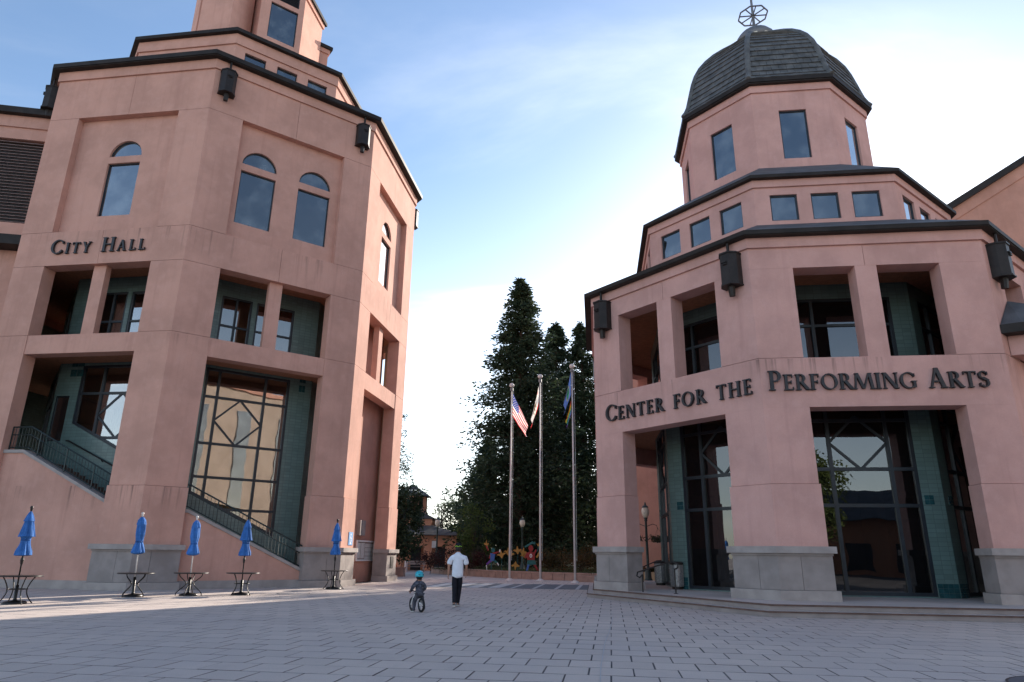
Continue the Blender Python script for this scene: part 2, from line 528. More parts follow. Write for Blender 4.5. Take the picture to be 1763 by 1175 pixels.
def share(name, me, parent, loc, rz=0.):
    o = obj(name, me, parent, loc); o.rotation_euler = (0, 0, rz); return o


class Oct:
    """regular octagon plan; face k runs from vertex k to k+1, depth d counts inwards"""
    def __init__(s, c, side, rot0):
        s.c = Vector(c); s.s = side; s.rot0 = rot0; s.ap = side / 2 / tan(pi / 8)
        s.R = side / 2 / sin(pi / 8)

    def ang(s, k): return s.rot0 - pi / 2 - pi / 8 + k * pi / 4

    def V(s, k, d=0.):
        R = (s.ap - d) / cos(pi / 8); a = s.ang(k)
        return (s.c.x + R * cos(a), s.c.y + R * sin(a))

    def P(s, k):
        A = Vector(s.V(k)); B = Vector(s.V(k + 1)); e = (B - A).normalized(); n = Vector((e.y, -e.x))
        def f(u, d, z):
            q = A + e * u - n * d; return (q.x, q.y, z)
        return f

    def P2(s, k, u, d): return s.P(k)(u, d, 0)[:2]
    def eang(s, k): return s.rot0 + k * pi / 4

    def ring(s, mb, d0, d1, z0, z1, mi=0, ks=range(8)):
        for k in ks: mb.prism([s.V(k, d0), s.V(k + 1, d0), s.V(k + 1, d1), s.V(k, d1)], z0, z1, mi)

    def frustum(s, mb, d0, z0, d1, z1, mi=0):
        for k in range(8):
            a, b = s.V(k, d0), s.V(k + 1, d0); c, d = s.V(k + 1, d1), s.V(k, d1)
            mb.poly([(*a, z0), (*b, z0), (*c, z1), (*d, z1)], None, mi)


ROT = -0.1409443
CH = Oct((-17.848, 39.499), 8.70, ROT)
CP = Oct((13.157, 30.5275), 7.656, ROT - pi / 4 + 0.0197)
EX = Vector((cos(ROT), sin(ROT))); EY = Vector((-sin(ROT), cos(ROT)))


def arch(uc, w, z, n=14):
    return [(uc + w / 2 * cos(pi * i / n), z + w / 2 * sin(pi * i / n)) for i in range(n + 1)]


def rect(u0, u1, z0, z1): return [(u0, z0), (u1, z0), (u1, z1), (u0, z1)]


def inset(L, q):
    cx = sum(p[0] for p in L) / len(L); cz = sum(p[1] for p in L) / len(L)
    out = []
    n = len(L)
    ar = sum(L[i][0] * L[(i + 1) % n][1] - L[(i + 1) % n][0] * L[i][1] for i in range(n))
    sg = 1 if ar > 0 else -1
    for i in range(n):
        a = Vector(L[i - 1]); b = Vector(L[i]); c = Vector(L[(i + 1) % n])
        d1 = (b - a).normalized(); d2 = (c - b).normalized()
        n1 = Vector((-d1.y, d1.x)) * sg; n2 = Vector((-d2.y, d2.x)) * sg
        m = (n1 + n2)
        m = m / max(.25, m.length_squared) * 2
        p = b + m * q; out.append((p.x, p.y))
    return out


def window(parent, P, loop, d, glass, fr=.055, frame_mat=None):
    """frame as a part, pane as its sub-part"""
    mb = MB(); mb.extr(P, loop, [inset(loop, fr)], d - .04, d + .06)
    w = mb.build('window', frame_mat or M['mullion'], parent)
    pm = MB(); pm.extr(P, inset(loop, fr * .5), [], d, d + .012)
    pm.build('pane', glass, w)
    return w


def glazing(parent, P, loop, us, zs, d, glass, bar=.11, diamond=None, label=None):
    """a big framed window: frame, mullions and rails bars, one pane per bay"""
    mb = MB(); mb.extr(P, loop, [inset(loop, bar)], d - .07, d + .07)
    w = mb.build('glazed_wall', M['mullion'], parent)

    def zlim(u):
        zz = []
        n = len(loop)
        for i in range(n):
            (a, za), (b, zb) = loop[i], loop[(i + 1) % n]
            if abs(b - a) > 1e-6 and min(a, b) - 1e-6 <= u <= max(a, b) + 1e-6:
                zz.append(za + (zb - za) * (u - a) / (b - a))
        return min(zz), max(zz)

    def ulim(z):
        uu = []
        n = len(loop)
        for i in range(n):
            (a, za), (b, zb) = loop[i], loop[(i + 1) % n]
            if abs(zb - za) > 1e-6 and min(za, zb) - 1e-6 <= z <= max(za, zb) + 1e-6:
                uu.append(a + (b - a) * (z - za) / (zb - za))
        return min(uu), max(uu)
    for u in us[1:-1]:
        z0, z1 = zlim(u); m = MB(); m.extr(P, rect(u - bar / 2, u + bar / 2, z0 + .02, z1 - .02), [], d - .062, d + .062)
        m.build('mullion', M['mullion'], w)
    for z in zs[1:-1]:
        u0, u1 = ulim(z); m = MB(); m.extr(P, rect(u0 + .02, u1 - .02, z - bar / 2, z + bar / 2), [], d - .055, d + .055)
        m.build('glazing_bar', M['mullion'], w)
    if diamond:
        uc, zc, a, b = diamond
        pts = [(uc - a, zc), (uc, zc + b), (uc + a, zc), (uc, zc - b)]
        m = MB()
        for i in range(4):
            p, q = pts[i], pts[(i + 1) % 4]; m.bar(P(p[0], d, p[1]), P(q[0], d, q[1]), .07, .09)
        m.build('diamond_bar', M['mullion'], w)
    for u0, u1 in zip(us, us[1:]):
        for z0, z1 in zip(zs, zs[1:]):
            lo = max(zlim(u0 + .01)[0], z0), max(zlim(u1 - .01)[0], z0)
            if max(z1 - lo[0], z1 - lo[1]) < .1: continue
            pm = MB(); pm.extr(P, [(u0, min(lo[0], z1 - .02)), (u1, min(lo[1], z1 - .02)), (u1, z1), (u0, z1)], [], d + random.uniform(0, .004), d + .012)
            pm.build('pane', glass, w)
    return w


def pillar(parent, O, k, w, z0, z1, o, t, mat, name='pillar_section'):
    mb = MB()
    mb.prism([O.P2(k - 1, O.s - w, -o), O.V(k, -o), O.P2(k, w, -o), O.P2(k, w, t), O.V(k, t), O.P2(k - 1, O.s - w, t)], z0, z1)
    return mb.build(name, mat, parent)


G2 = .0075                                             # half a stucco joint


def band(parent, O, k, z0, z1, t, mat, o=0., split=True, name='wall_panel'):
    for a, b in (((0, .5), (.5, 1)) if split else ((0, 1),)):
        pts = []
        L = O.V(k, -o) if a == 0 else O.P2(k, O.s * a + G2, -o)
        Lb = O.V(k, t) if a == 0 else O.P2(k, O.s * a + G2, t)
        R = O.V(k + 1, -o) if b == 1 else O.P2(k, O.s * b - G2, -o)
        Rb = O.V(k + 1, t) if b == 1 else O.P2(k, O.s * b - G2, t)
        mb = MB(); mb.prism([L, R, Rb, Lb], z0, z1); mb.build(name, mat, parent)


def panel(parent, O, k, u0, u1, z0, z1, d0, d1, mat, name='wall_panel', holes=()):
    mb = MB(); mb.extr(O.P(k), rect(u0, u1, z0, z1), list(holes), d0, d1)
    return mb.build(name, mat, parent)


def plinth(parent, O, k, w, z0, z1, t, base_h=.3):
    """stone base of a pillar: skirt, two courses of blocks and a moulded cap"""
    for (a, b, o, nm, mat) in ((z0, z0 + base_h - .008, .24, 'plinth_skirt', M['stone_cap']), (z1 - .2, z1, .26, 'plinth_cap', M['stone_cap'])):
        pillar(parent, O, k, w + o * .8, a, b, o, t, mat, nm)
    pillar(parent, O, k, w + .12, z1 - .27, z1 - .2, .17, t, M['stone'], 'plinth_moulding')
    zz = (z0 + base_h, z1 - .27); o = .12; ww = w + .1
    cut = .62
    m = MB(); m.prism([O.P2(k - 1, O.s - cut, -o), O.V(k, -o), O.P2(k, cut, -o), O.P2(k, cut, t), O.V(k, t), O.P2(k - 1, O.s - cut, t)], *zz)
    m.build('stone_block', M['stone'], parent)
    for kk, ua, ub in ((k - 1, O.s - ww, O.s - cut - .012), (k, cut + .012, ww)):
        m = MB(); m.extr(O.P(kk), rect(ua, ub, *zz), [], -o, t); m.build('stone_block', M['stone'], parent)


def rain_head(parent, O, k, u, ztop, zgut, h=1.15, w=.72):
    P = O.P(k); mb = MB()
    pl = [P(u + a, d, 0)[:2] for a, d in ((-w / 2, 0.0), (-w / 2, -.28), (-w * .24, -.52), (w * .24, -.52), (w / 2, -.28), (w / 2, 0.0))]
    mb.prism(pl, ztop - h, ztop)
    o = mb.build('rain_head', M['metal'], parent)
    m = MB()
    pl2 = [P(u + a * 1.07, d * 1.07, 0)[:2] for a, d in ((-w / 2, 0.0), (-w / 2, -.28), (-w * .24, -.52), (w * .24, -.52), (w / 2, -.28), (w / 2, 0.0))]
    m.prism(pl2, ztop, ztop + .06); m.build('rim', M['metal'], o)
    m = MB(); m.prism(pl2, ztop - h - .05, ztop - h); m.build('bottom_rim', M['metal'], o)
    m = MB(); m.tube([P(u, -.24, ztop + .05), P(u, -.24, zgut)], .055, 8); m.build('inlet_pipe', M['metal'], o)
    m = MB(); m.tube([P(u, -.22, ztop - h), P(u, -.22, ztop - h - .22), P(u, -.2, ztop - h - .4)], [.14, .12, .11], 8); m.build('outlet', M['metal'], o)
    m = MB(); m.box(P(u - w * .02, -.545, ztop - .32), (.2, .08, .05), O.eang(k)); m.box(P(u + .02, -.545, ztop - .40), (.16, .08, .04), O.eang(k)); m.build('overflow_spout', M['metal'], o)
    return o


# ================================================================== LARGE STRUCTURE
# ground to the horizon, plaza
mb = MB(); mb.poly([(-900, -500, -.05), (900, -500, -.05), (900, 1400, -.05), (-900, 1400, -.05)])
struct(mb.build('ground', M['ground']))


def inside_oct(O, p, d):
    q = Vector(p) - O.c
    return all(q.dot(Vector((cos(O.ang(k) + pi / 8), sin(O.ang(k) + pi / 8)))) < O.ap - d for k in range(8))



mb = MB()
mb.poly([(-60, -30, -.012), (60, -30, -.012), (60, 46, -.012), (-60, 46, -.012)])
plaza = struct(mb.build('plaza', M['grout']))
PW, PD, JW, JX = .610, .660, .013, .012


def paver_mesh(name, w, d, h=.05, c=.006, cy=.0105):
    m = MB(); x, y = w / 2, d / 2
    top = [(-x + c, -y + cy, 0), (x - c, -y + cy, 0), (x - c, y - cy, 0), (-x + c, y - cy, 0)]
    c = .010
    mid = [(-x, -y, -c), (x, -y, -c), (x, y, -c), (-x, y, -c)]; low = [(a, b, -h) for a, b, _ in mid]
    i = m.vs(top); j = m.vs(mid); k = m.vs(low)
    m.face((i, i + 1, i + 2, i + 3))
    for q in range(4):
        r = (q + 1) % 4
        m.face((j + q, j + r, i + r, i + q), None, 1); m.face((k + q, k + r, j + r, j + q), None, 1)
    return m


def add_tone(me, vals):
    at = me.attributes.new('tone', 'FLOAT', 'FACE'); at.data.foreach_set('value', vals)


cells = []
for r in range(5, 72):
    for c in range(-75, 95):
        x = (c + (.5 if r % 2 else 0)) * PW - .035; y = r * PD + 3.7
        w = EX * x + EY * y
        if w.y < 7.2 or w.y > 44.6: continue
        if abs(w.x) > w.y * .86 + 3: continue
        if inside_oct(CP, w, .2) or inside_oct(CH, w, .3): continue
        dd = sqrt(w.x ** 2 + w.y ** 2 + 2.2)
        # size in the picture falls with distance^2 and the slant towards the edge of the frame
        vis = abs(w.x) < w.y * .79 and w.y > 8.9
        cells.append((0 if vis else 1, dd, w.x, w.y))
cells.sort()
paver_meshes = []
for i in range(7):
    me = paver_mesh('paver', PW - JX + (i % 4 - 1.5) * .004, PD - JW + (i % 3 - 1) * .004).mesh('paver', [M['paver'], M['paver_edge']]); add_tone(me, [i / 6] * len(me.polygons)); paver_meshes.append(me)
rnd = random.Random(3)
for v, dd, x, y in cells[:300]:
    o = share('paver', paver_meshes[rnd.choice((0, 1, 2, 3, 3, 4, 4, 5, 6))], plaza, (x, y, rnd.uniform(-.0025, .001)), ROT)
    o.rotation_euler = (rnd.gauss(0, .0016), rnd.gauss(0, .0016), ROT + rnd.gauss(0, .0012))
mb = MB(); tones = []
bases = [paver_mesh('q', PW - JX + (i % 4 - 1.5) * .004, PD - JW + (i % 3 - 1) * .004) for i in range(12)]
cr, sr = cos(ROT), sin(ROT)
for v, dd, x, y in cells[300:]:
    z = rnd.uniform(-.003, .001); base = rnd.choice(bases); x += rnd.gauss(0, .002); y += rnd.gauss(0, .002)
    i = mb.vs([(x + a * cr - b * sr, y + a * sr + b * cr, c + z) for a, b, c in base.v])
    t = rnd.choice((0, 1, 2, 3, 3, 4, 4, 5, 6)) / 6
    for f, mi in zip(base.f, base.mi): mb.face([i + q for q in f], None, mi); tones.append(t)
o = mb.build('far_pavers', [M['paver'], M['paver_edge']], plaza); add_tone(o.data, tones); o['kind'] = 'stuff'

# crossing strip and pale apron beyond the pavers
mb = MB()
mb.poly([(-60, 44.0, -.004), (60, 44.0, -.004), (60, 130, -.004), (-60, 130, -.004)])
struct(mb.build('pavement', M['ground']))



def on_axes(x, y, z=0.): w = EX * x + EY * y; return (w.x, w.y, z)


mb = MB()
SY0, SY1 = 33.9, 39.6
mb.poly([on_axes(-9.2, SY0, .003), on_axes(.2, SY0, .003), on_axes(.2, SY1, .003), on_axes(-9.2, SY1, .003)])
strip = struct(mb.build('crossing_strip', M['dark_strip']))
for i, x in enumerate((-8.9, -7.9, -6.9, -5.85, -4.8, -3.75, -2.7, -1.7)):
    mb = MB(); w = .55 if i < 4 else .17
    mb.poly([on_axes(x, SY0 + .05, .007), on_axes(x + w, SY0 + .05, .007), on_axes(x + w, SY1 - .1, .007), on_axes(x, SY1 - .1, .007)])
    mb.build('pale_slab', M['pale_strip'], strip)

# round inspection covers in the plaza
for (x, y, r, lab, rim) in ((-8.32, 27.99, .62, 'round pale cover flush in the sunlit paving between two umbrella tables', M['ground']),
                            (7.35, 9.35, .95, 'large dark round cover at the front right of the plaza', M['dark_strip'])):
    t = thing('access_cover', lab, 'cover', (x, y, 0))
    m = MB(); m.lathe([(r - .03, -.03), (r - .03, .004), (r - .05, .006)], 40); m.local('lid', rim, t)
    m = MB(); m.lathe([(r, -.03), (r, .005), (r - .028, .005), (r - .028, -.03)], 40, caps=False); m.local('rim', M['metal'], t)

mb = MB(); ln = [(1.02, 8.4), (1.32, 10.6), (1.75, 13.4), (2.15, 15.6), (2.75, 19.2)]
for a, b in zip(ln, ln[1:]):
    d = (Vector(b) - Vector(a)).normalized(); q = Vector((-d.y, d.x)) * .006
    mb.poly([(a[0] - q.x, a[1] - q.y, .0045), (a[0] + q.x, a[1] + q.y, .0045), (b[0] + q.x, b[1] + q.y, .0045), (b[0] - q.x, b[1] - q.y, .0045)])
mb.build('chalk_line', M['pale_strip'], plaza)

# platform with two steps round the arts building

PLD = {0: .27, 7: .27, 6: .4}


def plat_loop(d): return [CP.V(k, -(min(d, PLD.get(k, 9)) if k in PLD else d)) for k in range(8)]


mb = MB(); mb.prism(plat_loop(2.05), .155, .296)
plat = struct(mb.build('platform', M['stone']))
mb = MB(); mb.prism(plat_loop(1.97), .28, .30); mb.build('tread', M['ground'], plat)
PLD = {0: .5, 7: .5, 6: .7}
mb = MB(); mb.prism(plat_loop(2.42), 0.0, .15)
o = mb.build('step', M['stone'], plat)
mb = MB(); mb.prism(plat_loop(2.36), .13, .1535); mb.build('tread', M['ground'], plat)
for d, z, q in ((2.05, .30, .27), (2.42, .15, .5)):
    PLD = {0: q, 7: q, 6: q + .18}
    L = plat_loop(d + .025); I_ = plat_loop(d - .1)
    if True: PLD = {0: q + .025, 7: q + .025, 6: q + .2}; L = plat_loop(d + .025); PLD = {0: q - .08, 7: q - .08, 6: q + .1}; I_ = plat_loop(d - .1)
    for k in (0, 1, 2, 7):
        mb = MB(); mb.prism([L[k], L[(k + 1) % 8], I_[(k + 1) % 8], I_[k]], z - .035, z + .003); mb.build('nosing', M['brick_floor'], plat)


# ------------------------------------------------------------------ lettering
def glyph(ch):
    """list of convex quads in a unit-cap-height box, and the advance width"""
    q = []

    def R(x0, y0, x1, y1): q.append([(x0, y0), (x1, y0), (x1, y1), (x0, y1)])

    def S(x0, y0, x1, y1, w):
        d = Vector((x1 - x0, y1 - y0)).normalized(); n = Vector((-d.y, d.x)) * w / 2
        h = w / 2 / max(.25, abs(d.y))
        q.append([(x0 - h, y0), (x0 + h, y0), (x1 + h, y1), (x1 - h, y1)] if abs(d.y) > .3 else
                 [(x0 - n.x, y0 - n.y), (x1 - n.x, y1 - n.y), (x1 + n.x, y1 + n.y), (x0 + n.x, y0 + n.y)])

    def stem(x, y0=0., y1=1., w=.165, lo=True, hi=True):
        R(x - w / 2, y0, x + w / 2, y1)
        if lo: R(x - w / 2 - .075, y0, x + w / 2 + .075, y0 + .05)
        if hi: R(x - w / 2 - .075, y1 - .05, x + w / 2 + .075, y1)

    def A(cx, cy, rx, ry, a0, a1, n=18, thin=.06, thick=.165, rot=0.):
        pr = None
        for i in range(n + 1):
            a = radians(a0 + (a1 - a0) * i / n); w = thin + (thick - thin) * abs(cos(a - rot)) ** 1.4
            po = (cx + rx * cos(a), cy + ry * sin(a)); pi_ = (cx + (rx - w) * cos(a), cy + (ry - min(w, .09 + .3 * (w - thin))) * sin(a))
            if pr: q.append([pr[1], pr[0], po, pi_] if a1 > a0 else [pi_, po, pr[0], pr[1]])
            pr = (po, pi_)
    if ch == 'I': stem(.17); w = .34
    elif ch == 'T': stem(.37, 0, .95, hi=False); R(.02, .925, .72, 1); R(.02, .80, .06, .93); R(.68, .80, .72, .93); w = .74
    elif ch == 'Y': S(.36, .44, .10, 1, .16); S(.38, .44, .64, 1, .085); stem(.37, 0, .47, hi=False); R(.0, .95, .24, 1); R(.52, .95, .76, 1); w = .76
    elif ch == 'H': stem(.17); stem(.75); R(.2, .48, .72, .545); w = .92
    elif ch == 'A': S(.10, 0, .385, 1, .085); S(.68, 0, .40, 1, .17); R(.2, .30, .6, .36); R(.0, 0, .24, .05); R(.53, 0, .84, .05); w = .84
    elif ch == 'L': stem(.17); R(.2, 0, .60, .065); R(.555, .03, .60, .22); w = .62
    elif ch == 'E': stem(.17); R(.2, 0, .58, .06); R(.2, .94, .55, 1); R(.2, .48, .48, .54); R(.54, .03, .585, .2); R(.51, .8, .55, .97); R(.45, .4, .485, .62); w = .62
    elif ch == 'F': stem(.17); R(.2, .94, .56, 1); R(.2, .48, .47, .54); R(.52, .79, .56, .97); R(.44, .4, .475, .62); w = .58
    elif ch == 'N': stem(.13, w=.075); stem(.80, w=.075); S(.78, 0, .15, 1, .17); w = .92
    elif ch == 'M': S(.06, 0, .18, 1, .085); S(1.06, 0, .94, 1, .165); S(.54, .02, .21, 1, .165); S(.56, .02, .91, 1, .08); R(-.04, 0, .17, .05); R(.93, 0, 1.2, .05); R(.08, .95, .25, 1); R(.86, .95, 1.08, 1); w = 1.16
    elif ch == 'R': stem(.17); A(.30, .735, .31, .265, -90, 90, thin=.055); R(.2, .945, .31, 1); R(.2, .47, .33, .525); S(.72, 0, .36, .5, .17); R(.62, 0, .84, .05); w = .78
    elif ch == 'P': stem(.17); A(.30, .715, .33, .285, -90, 90, thin=.055); R(.2, .945, .31, 1); R(.2, .43, .31, .485); w = .66
    elif ch == 'O': A(.49, .5, .48, .515, 0, 360, 32, rot=.2); w = .98
    elif ch == 'C': A(.50, .5, .49, .515, 42, 318, 26); R(.80, .70, .85, .90); R(.80, .10, .85, .27); w = .86
    elif ch == 'G': A(.50, .5, .49, .515, 42, 318, 26); R(.80, .70, .85, .90); R(.73, .05, .88, .45); R(.64, .40, .95, .45); w = .96
    elif ch == 'S': A(.29, .745, .26, .265, 35, 262, 16, thick=.13); A(.31, .262, .27, .272, 98, -142, 18, thick=.14); S(.20, .60, .44, .42, .15); R(.46, .74, .505, .93); R(.04, .07, .085, .27); w = .60
    else: return [], .42
    return q, w


def lettering(parent, P, text, u0, u1, z, big, small, d=-.02, depth=.09):
    """small caps: first letters of capitalised words are bigger"""
    seq = []
    for ch in text:
        if ch == ' ': seq.append((None, small * .52, 0)); continue
        up = ch.isupper(); h = big if up else small
        g, w = glyph(ch.upper()); seq.append((g, w * h, h))
    tot = sum(s[1] for s in seq); gap = ((u1 - u0) - tot) / (len(seq) - 1)
    u = u0
    for g, w, h in seq:
        if g:
            mb = MB()
            for i, quad in enumerate(g):
                L = [(u + x * h, z + y * h) for x, y in quad]
                mb.extr(P, L, [], d - depth - .0012 * i, d)
            mb.build('letter', M['letter'], parent)
        u += w + gap


# ================================================================== CITY HALL
ch = thing('city_hall', 'tall pink octagonal city hall with arched windows and an outside stair', 'building', (CH.c.x, CH.c.y, 0))
S_, W_, T_ = CH.s, 1.62, .7
stc = M['stucco_ch']
J5, BEAM, J4, J3, J2, J1, LIP, GUT = 4.08, 9.9, 10.78, 14.2, 15.95, 22.32, 24.63, 25.16
for k in range(8):
    plinth(ch, CH, k, W_ + .02, 0, 1.75, T_)
    pillar(ch, CH, k, W_ + .05, 1.75, J5 - G2, .05, T_, stc)
    pillar(ch, CH, k, W_, J5 + G2, J4 - G2, 0, T_, stc)
    pillar(ch, CH, k, W_, J4 + G2, J3 - G2, 0, T_, stc)
    pillar(ch, CH, k, W_, J2 + G2, J1 - G2, 0, T_, stc)
    band(ch, CH, k, J3 + G2, J2 - G2, T_, stc)
    band(ch, CH, k, J1 + G2, LIP, T_, stc)
    P = CH.P(k)
    panel(ch, CH, k, W_ + .004, S_ - W_ - .004, BEAM, J4 - .004, .03, T_ - .05, stc, 'beam')
    panel(ch, CH, k, 4.03, 4.66, J4 - .004, J3 + .01, .26, T_ - .1, stc, 'column')
    # arched windows in the sunk panel
    one = k in (0, 2)
    cs = (4.35,) if one else (2.83, 5.75)
    ww = 1.74
    holes = []
    for uc in cs:
        holes.append(rect(uc - ww / 2, uc + ww / 2, 16.87, 19.78)); holes.append(arch(uc, ww, 20.15))
    mb = MB(); mb.extr(P, rect(W_ - .1, S_ - W_ + .1, J2 - .05, J1 + .05), holes, .35, T_ - .03)
    mb.build('sunk_panel', stc, ch)
    for h in holes: window(ch, P, h, .50, M['glass_up'])
# cornice band, gutter and low roof
mb = MB(); CH.ring(mb, -.09, .4, LIP + .002, GUT); mb.build('cornice', stc, ch)
mb = MB(); CH.ring(mb, -.38, .1, GUT + .002, GUT + .05); CH.ring(mb, -.43, -.06, GUT + .05, GUT + .29); mb.build('gutter', M['gutter'], ch)
mb = MB(); CH.frustum(mb, -.38, GUT + .3, 3.2, 27.5); mb.build('roof', M['roof'], ch)
for k in (1, 3, 7): rain_head(ch, CH, k, .62, 24.5, GUT + .1, 1.2, .74); rain_head(ch, CH, k, S_ - .72, 24.5, GUT + .1, 1.2, .74)
# upper tier
CT = Oct(CH.c, 6.04, ROT)
for k in range(8):
    P = CT.P(k); hs = [rect(c - .6, c + .6, 27.4, 28.75) for c in (1.15, 3.0, 4.85)] if k % 2 == 1 else []
    mb = MB(); mb.extr(P, rect(0, CT.s, 26.4, 29.06), hs, 0, .35); mb.build('tier_wall', stc, ch)
    for h in hs: window(ch, P, h, .16, M['glass_up'])
mb = MB(); CT.ring(mb, -.09, .3, 29.06, 29.72); mb.build('tier_cornice', stc, ch)
mb = MB(); CT.ring(mb, -.34, .1, 29.722, 29.94); mb.build('tier_gutter', M['gutter'], ch)
mb = MB(); CT.frustum(mb, -.3, 29.95, 4.4, 32.4); mb.build('tier_roof', M['roof'], ch)
# lantern with bays
CL = Oct(CH.c, 2.15, ROT)
mb = MB(); mb.prism([CL.V(k) for k in range(8)], 30.3, 41.6); mb.build('lantern_wall', stc, ch)
for k in range(8):
    n = Vector((cos(CL.ang(k) + pi / 8), sin(CL.ang(k) + pi / 8))); e = Vector((-n.y, n.x))
    a = {0: 5.4, 1: 4.2, 2: 3.6, 3: 4.3}.get(k, 4.4)

    def PB(u, d, z, n=n, e=e, a=a):
        q = CH.c + n * (a - d) + e * u; return (q.x, q.y, z)
    if k in (1, 5):                        # tall window bay
        hw = 1.38
        hs = [rect(-.76, 1.02, 33.05, 35.8), rect(-.76, 1.02, 36.15, 37.9)]
        mb = MB(); mb.extr(PB, rect(-hw, hw, 30.4, 40.2), hs, 0, .3); mb.build('lantern_bay', stc, ch)
        mb = MB()
        for s in (-1, 1): mb.prism([PB(s * hw, .302, 0)[:2], PB(s * (hw - .3), .302, 0)[:2], PB(s * (hw - .3), 2.2, 0)[:2], PB(s * hw, 2.2, 0)[:2]], 30.4, 40.2)
        mb.build('bay_side', stc, ch)
        window(ch, PB, hs[0], .12, M['glass_up'])
        lv = MB(); lv.extr(PB, hs[1], [inset(hs[1], .06)], .08, .2); lv = lv.build('louvre', M['mullion'], ch)
        for i in range(11):
            sl = MB(); z = 36.25 + i * .15; sl.bar(PB(-.7, .12, z), PB(.96, .12, z), .02, .11, Vector((n.x, n.y, .8))); sl.build('slat', M['mullion'], lv)
    else:                                  # lower blind bays with their own caps
        hw, top = (1.45, 37.9) if k == 2 else ((1.2, 36.2) if k in (3, 4) else (1.05, 40.2))
        mb = MB(); mb.prism([PB(-hw, .0, 0)[:2], PB(hw, .0, 0)[:2], PB(hw, 2.2, 0)[:2], PB(-hw, 2.2, 0)[:2]], 30.4, top)
        mb.build('lantern_bay', stc, ch)
        if top < 40:
            mb = MB(); mb.prism([PB(-hw - .1, -.1, 0)[:2], PB(hw + .1, -.1, 0)[:2], PB(hw + .1, 2.2, 0)[:2], PB(-hw - .1, 2.2, 0)[:2]], top + .002, top + .35); mb.build('bay_cornice', stc, ch)
            mb = MB(); mb.prism([PB(-hw - .24, -.24, 0)[:2], PB(hw + .24, -.24, 0)[:2], PB(hw + .24, 2.2, 0)[:2], PB(-hw - .24, 2.2, 0)[:2]], top + .352, top + .6); mb.build('bay_cap', M['gutter'], ch)
mb = MB(); CL.frustum(mb, -.4, 41.6, 1.6, 46); mb.build('lantern_roof', M['roof'], ch)

# inner drum behind the arcade
DI = 2.75
in0, in1 = .4142 * DI, S_ - .4142 * DI
for k in range(8):
    P = CH.P(k)
    if k in (2,):                           # entrance side: pink wall close behind the opening
        panel(ch, CH, k, W_ + .62, S_ - .9, 0.0, 10.2, 1.0, 1.25, M['stucco_soft'], 'recess_wall')
        panel(ch, CH, k, 1.2, S_ - .6, 10.2, 14.65, 1.35, 1.6, M['stucco_soft'], 'recess_wall')
    if k in (6, 7): panel(ch, CH, k, W_ - .1, S_ - W_ + .1, 0, J3 + .1, .45, .7, M['teal'], 'opening_infill')
    if k == 0:
        low = [(2.36, 7.25), (6.42, 5.25), (6.42, 10.1), (2.36, 10.1)]; us = [2.36, 3.56, 5.8, 6.42]; zs = [4.5, 6.55, 8.7, 10.1]; dm = (4.68, 7.62, 1.12, 1.08)
    elif k == 1:
        low = [(2.28, 4.1), (6.42, 2.2), (6.42, 10.1), (2.28, 10.1)]; us = [2.28, 2.94, 5.2, 6.42]; zs = [2.0, 3.4, 4.85, 6.43, 8.68, 10.1]; dm = (4.07, 7.55, 1.13, 1.12)
    else:
        low = rect(2.28, 6.42, .6, 10.1); us = [2.28, 3.5, 5.2, 6.42]; zs = [.6, 2.0, 3.4, 4.85, 6.43, 8.68, 10.1]; dm = None
    ups = [rect(2.5, 4.02, 10.85, 13.9), rect(4.24, 6.24, 10.85, 13.9)]
    holes = [low] + ups
    if k == 0: holes.append(rect(1.2, 1.95, 6.4, 8.6))
    mb = MB(); mb.extr(P, rect(in0, in1, 0, 14.7), holes, DI, DI + .25); mb.build('inner_wall', M['teal'], ch)
    glazing(ch, P, low, us, zs, DI + .1, M['glass'], .12, dm)
    for q, uu in ((0, [2.5, 3.26, 4.02]), (1, [4.24, 5.24, 6.24])): glazing(ch, P, ups[q], uu, [10.85, 12.35, 13.9], DI + .1, M['glass'], .1)
    if k == 0: window(ch, P, rect(1.2, 1.95, 6.4, 8.6), DI + .1, M['glass_up'], .05)
    for cu in (in0 + .62, 2.1 if k == 0 else in1 - .66):
        for i in range(2):
            for j in range(2):
                m = MB(); m.extr(P, rect(cu + i * .165, cu + i * .165 + .15, 9.55 + j * .5, 9.55 + j * .5 + .34), [], DI - .012, DI + .03)
                m.build('accent_tile', M['teal_dark'], ch)
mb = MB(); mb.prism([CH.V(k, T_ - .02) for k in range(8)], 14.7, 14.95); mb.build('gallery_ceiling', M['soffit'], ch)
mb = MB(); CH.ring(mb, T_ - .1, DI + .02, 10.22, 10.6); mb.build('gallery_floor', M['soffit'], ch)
mb = MB(); mb.prism([CH.V(k, DI + .26) for k in range(8)], 10.2, 10.5); mb.build('upper_floor', M['interior'], ch)
mb = MB(); mb.prism([CH.V(k, DI + .26) for k in range(8)], .02, .1); mb.build('lobby_floor', M['interior'], ch)
mb = MB(); mb.prism([CH.V(k, 6.2) for k in range(8)], .1, 10.2); mb.prism([CH.V(k, 5.2) for k in range(8)], 10.5, 14.7); mb.build('core_wall', M['interior'], ch)
mb = MB(); mb.prism([CH.V(k, .9) for k in range(8)], 15.0, 15.2); mb.build('attic_floor', M['interior_dark'], ch)

